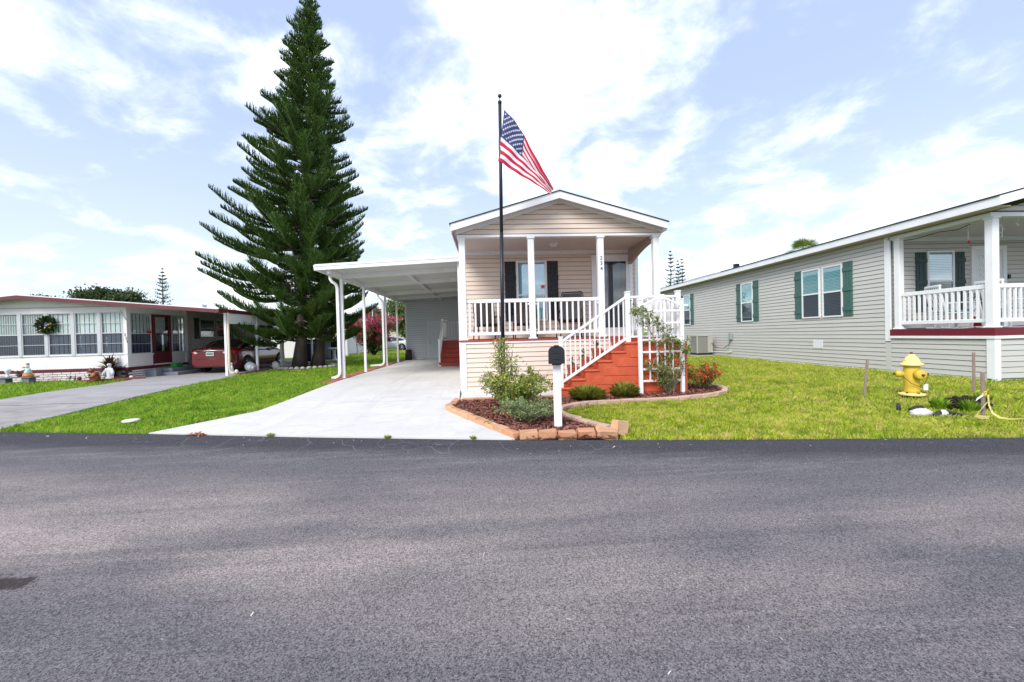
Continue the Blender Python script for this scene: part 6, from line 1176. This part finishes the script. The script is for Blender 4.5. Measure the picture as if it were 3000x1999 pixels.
def wheelie(label, x, y, mt_):
    g = empty('wheeled_bin', (x, y, .16), label, 'trash bin'); m = MB(); m.lathe([(0, .08), (.30, .08), (.40, 1.0), (0, 1.0)], (x, y, .16), 4, False, Matrix.Rotation(math.pi/4, 3, 'Z')); m.build('bin_body', mt_, g); bx('bin_lid', mt_, g, x-.33, x+.33, y-.36, y+.36, 1.165, 1.25, c=.02)
    for s in (-1, 1): m = MB(); m.lathe([(0, -.03), (.12, -.03), (.12, .03), (0, .03)], (x+s*.27, y+.22, .28), 12, M=Matrix.Rotation(math.pi/2, 3, 'Y')); m.build('bin_wheel', TYRE, g)
wheelie('dark green wheeled trash bin left of the bougainvillea', -13.0, 41.5, mat('dark_green_plastic', (.04, .10, .08), .5))
WB = empty('white_building', (-14.5, 33, .16), 'white building with corner posts behind the tall pine', 'building'); bx('wall', CREAM, WB, -24, -11.9, 33, 44, .1, 3.0); m = MB(); m.prism([(-24.4, 32.6, 3.0), (-11.0, 32.6, 3.0), (-11.0, 32.6, 3.12), (-24.4, 32.6, 3.5)], (0, 11.8, 0)); m.build('roof', TAUPE, WB)
for y in (32.8, 35.5): bx('corner_post', WHITE, WB, -11.2, -11.05, y, y+.15, .1, 3.0)
bx('dark_window', DARKIN, WB, -13.6, -12.6, 32.95, 32.999, 1.2, 2.4); bx('meter_box', WHITE_AL, WB, -11.899, -11.3, 33.4, 34.0, .2, 1.15, c=.02)
HB = empty('beige_bungalow', (-4, 66, .16), 'beige bungalow with grey roof behind the white car', 'house'); bx('wall', mat('far_beige_wall', (.62, .55, .47), .8, .05), HB, -22, 8, 66, 76, .1, 3.4); m = MB(); m.prism([(-22.6, 65.4, 3.4), (-22.6, 71, 5.2), (-22.6, 76.6, 3.4)], (31.2, 0, 0)); m.build('roof', mat('grey_roof', (.30, .30, .31), .8, .1), HB); bx('window', DARKIN, HB, -13.5, -12.0, 65.95, 65.999, 1.2, 2.6); bx('eave_trim', WHITE, HB, -22.6, 8.6, 65.35, 65.399, 3.28, 3.46)
m = MB(); m.tube([(-11.3, 41, .1), (-11.3, 41, 5.8)], [.05, .035], 8); up_ = m.build('utility_mast', GREYFR, None, 'thin grey utility mast above the bougainvillea', 'pole')
BK = MB(); BK.lathe([(0, 0), (.21, 0), (.17, .62), (.15, .62), (0, .60)], (-4.62, 23.95, .165), 16); BK.build('upturned_pot', mat('dark_brown_plastic', (.035, .028, .028), .6, .2), None, 'tall dark brown pot standing by the storage room corner', 'pot')
m = MB(); m.lathe([(0, 0), (.13, 0), (.13, .03), (.11, .04), (0, .042)], (-6.55, 7.85, gz(-6.55, 7.85)+.02), 16); m.build('ground_plug', mat('cream_plastic', (.78, .74, .66), .6, .05), None, 'round cream access plug in the left lawn near the street', 'plug')
# pine straw at the driveway edge, leaf litter
chips('pine_straw', [(-4.75, 6.66), (-4.50, 6.62), (-4.48, 6.70), (-4.72, 6.74)], 50, mat('orange_straw', (.30, .11, .05), .9, .2), 'scrap of orange pine straw at the foot of the driveway', off=.0, s=(.04, .12), seed=9)
chips('bed_straw', [(-9.8, 24.2), (-9.0, 24.2), (-9.0, 25.2), (-9.8, 25.2)], 500, MULCH, 'reddish bark below the birdbath', seed=10)

GRIT = mat('pale_grit', (.45, .43, .40), .9, .3, 9, island=.8, col2=(.65, .62, .58))
chips('road_grit', [(-8, 7.25), (-5.5, 6.75), (.3, 5.5), (9, 4.3), (9, 3.9), (.3, 5.1), (-5.5, 6.3), (-8, 6.8)], 260, GRIT, 'loose pale grit along the edge of the street', off=.0, s=(.012, .035), seed=21)
chips('road_grit_far', [(-4, 1.2), (6, 1.2), (8, 4), (-7, 6)], 220, GRIT, 'scattered loose grit over the street', off=-.002, s=(.008, .022), seed=22)
for i, (x, y, lb) in enumerate(((-3.35, 6.42, 'tiny weed in the driveway joint left of its middle'), (-1.5, 6.03, 'tiny weed in the driveway joint near the street'), (-.25, 5.78, 'tiny weed in the driveway joint by the stone edging'))): tuft('joint_weed', (x, y, gz(x, y)), .06, .07, lb, BL_L, 60, .005, 'weeds in the driveway joint', 'weed', seed=60+i)
bpy.context.view_layer.update()
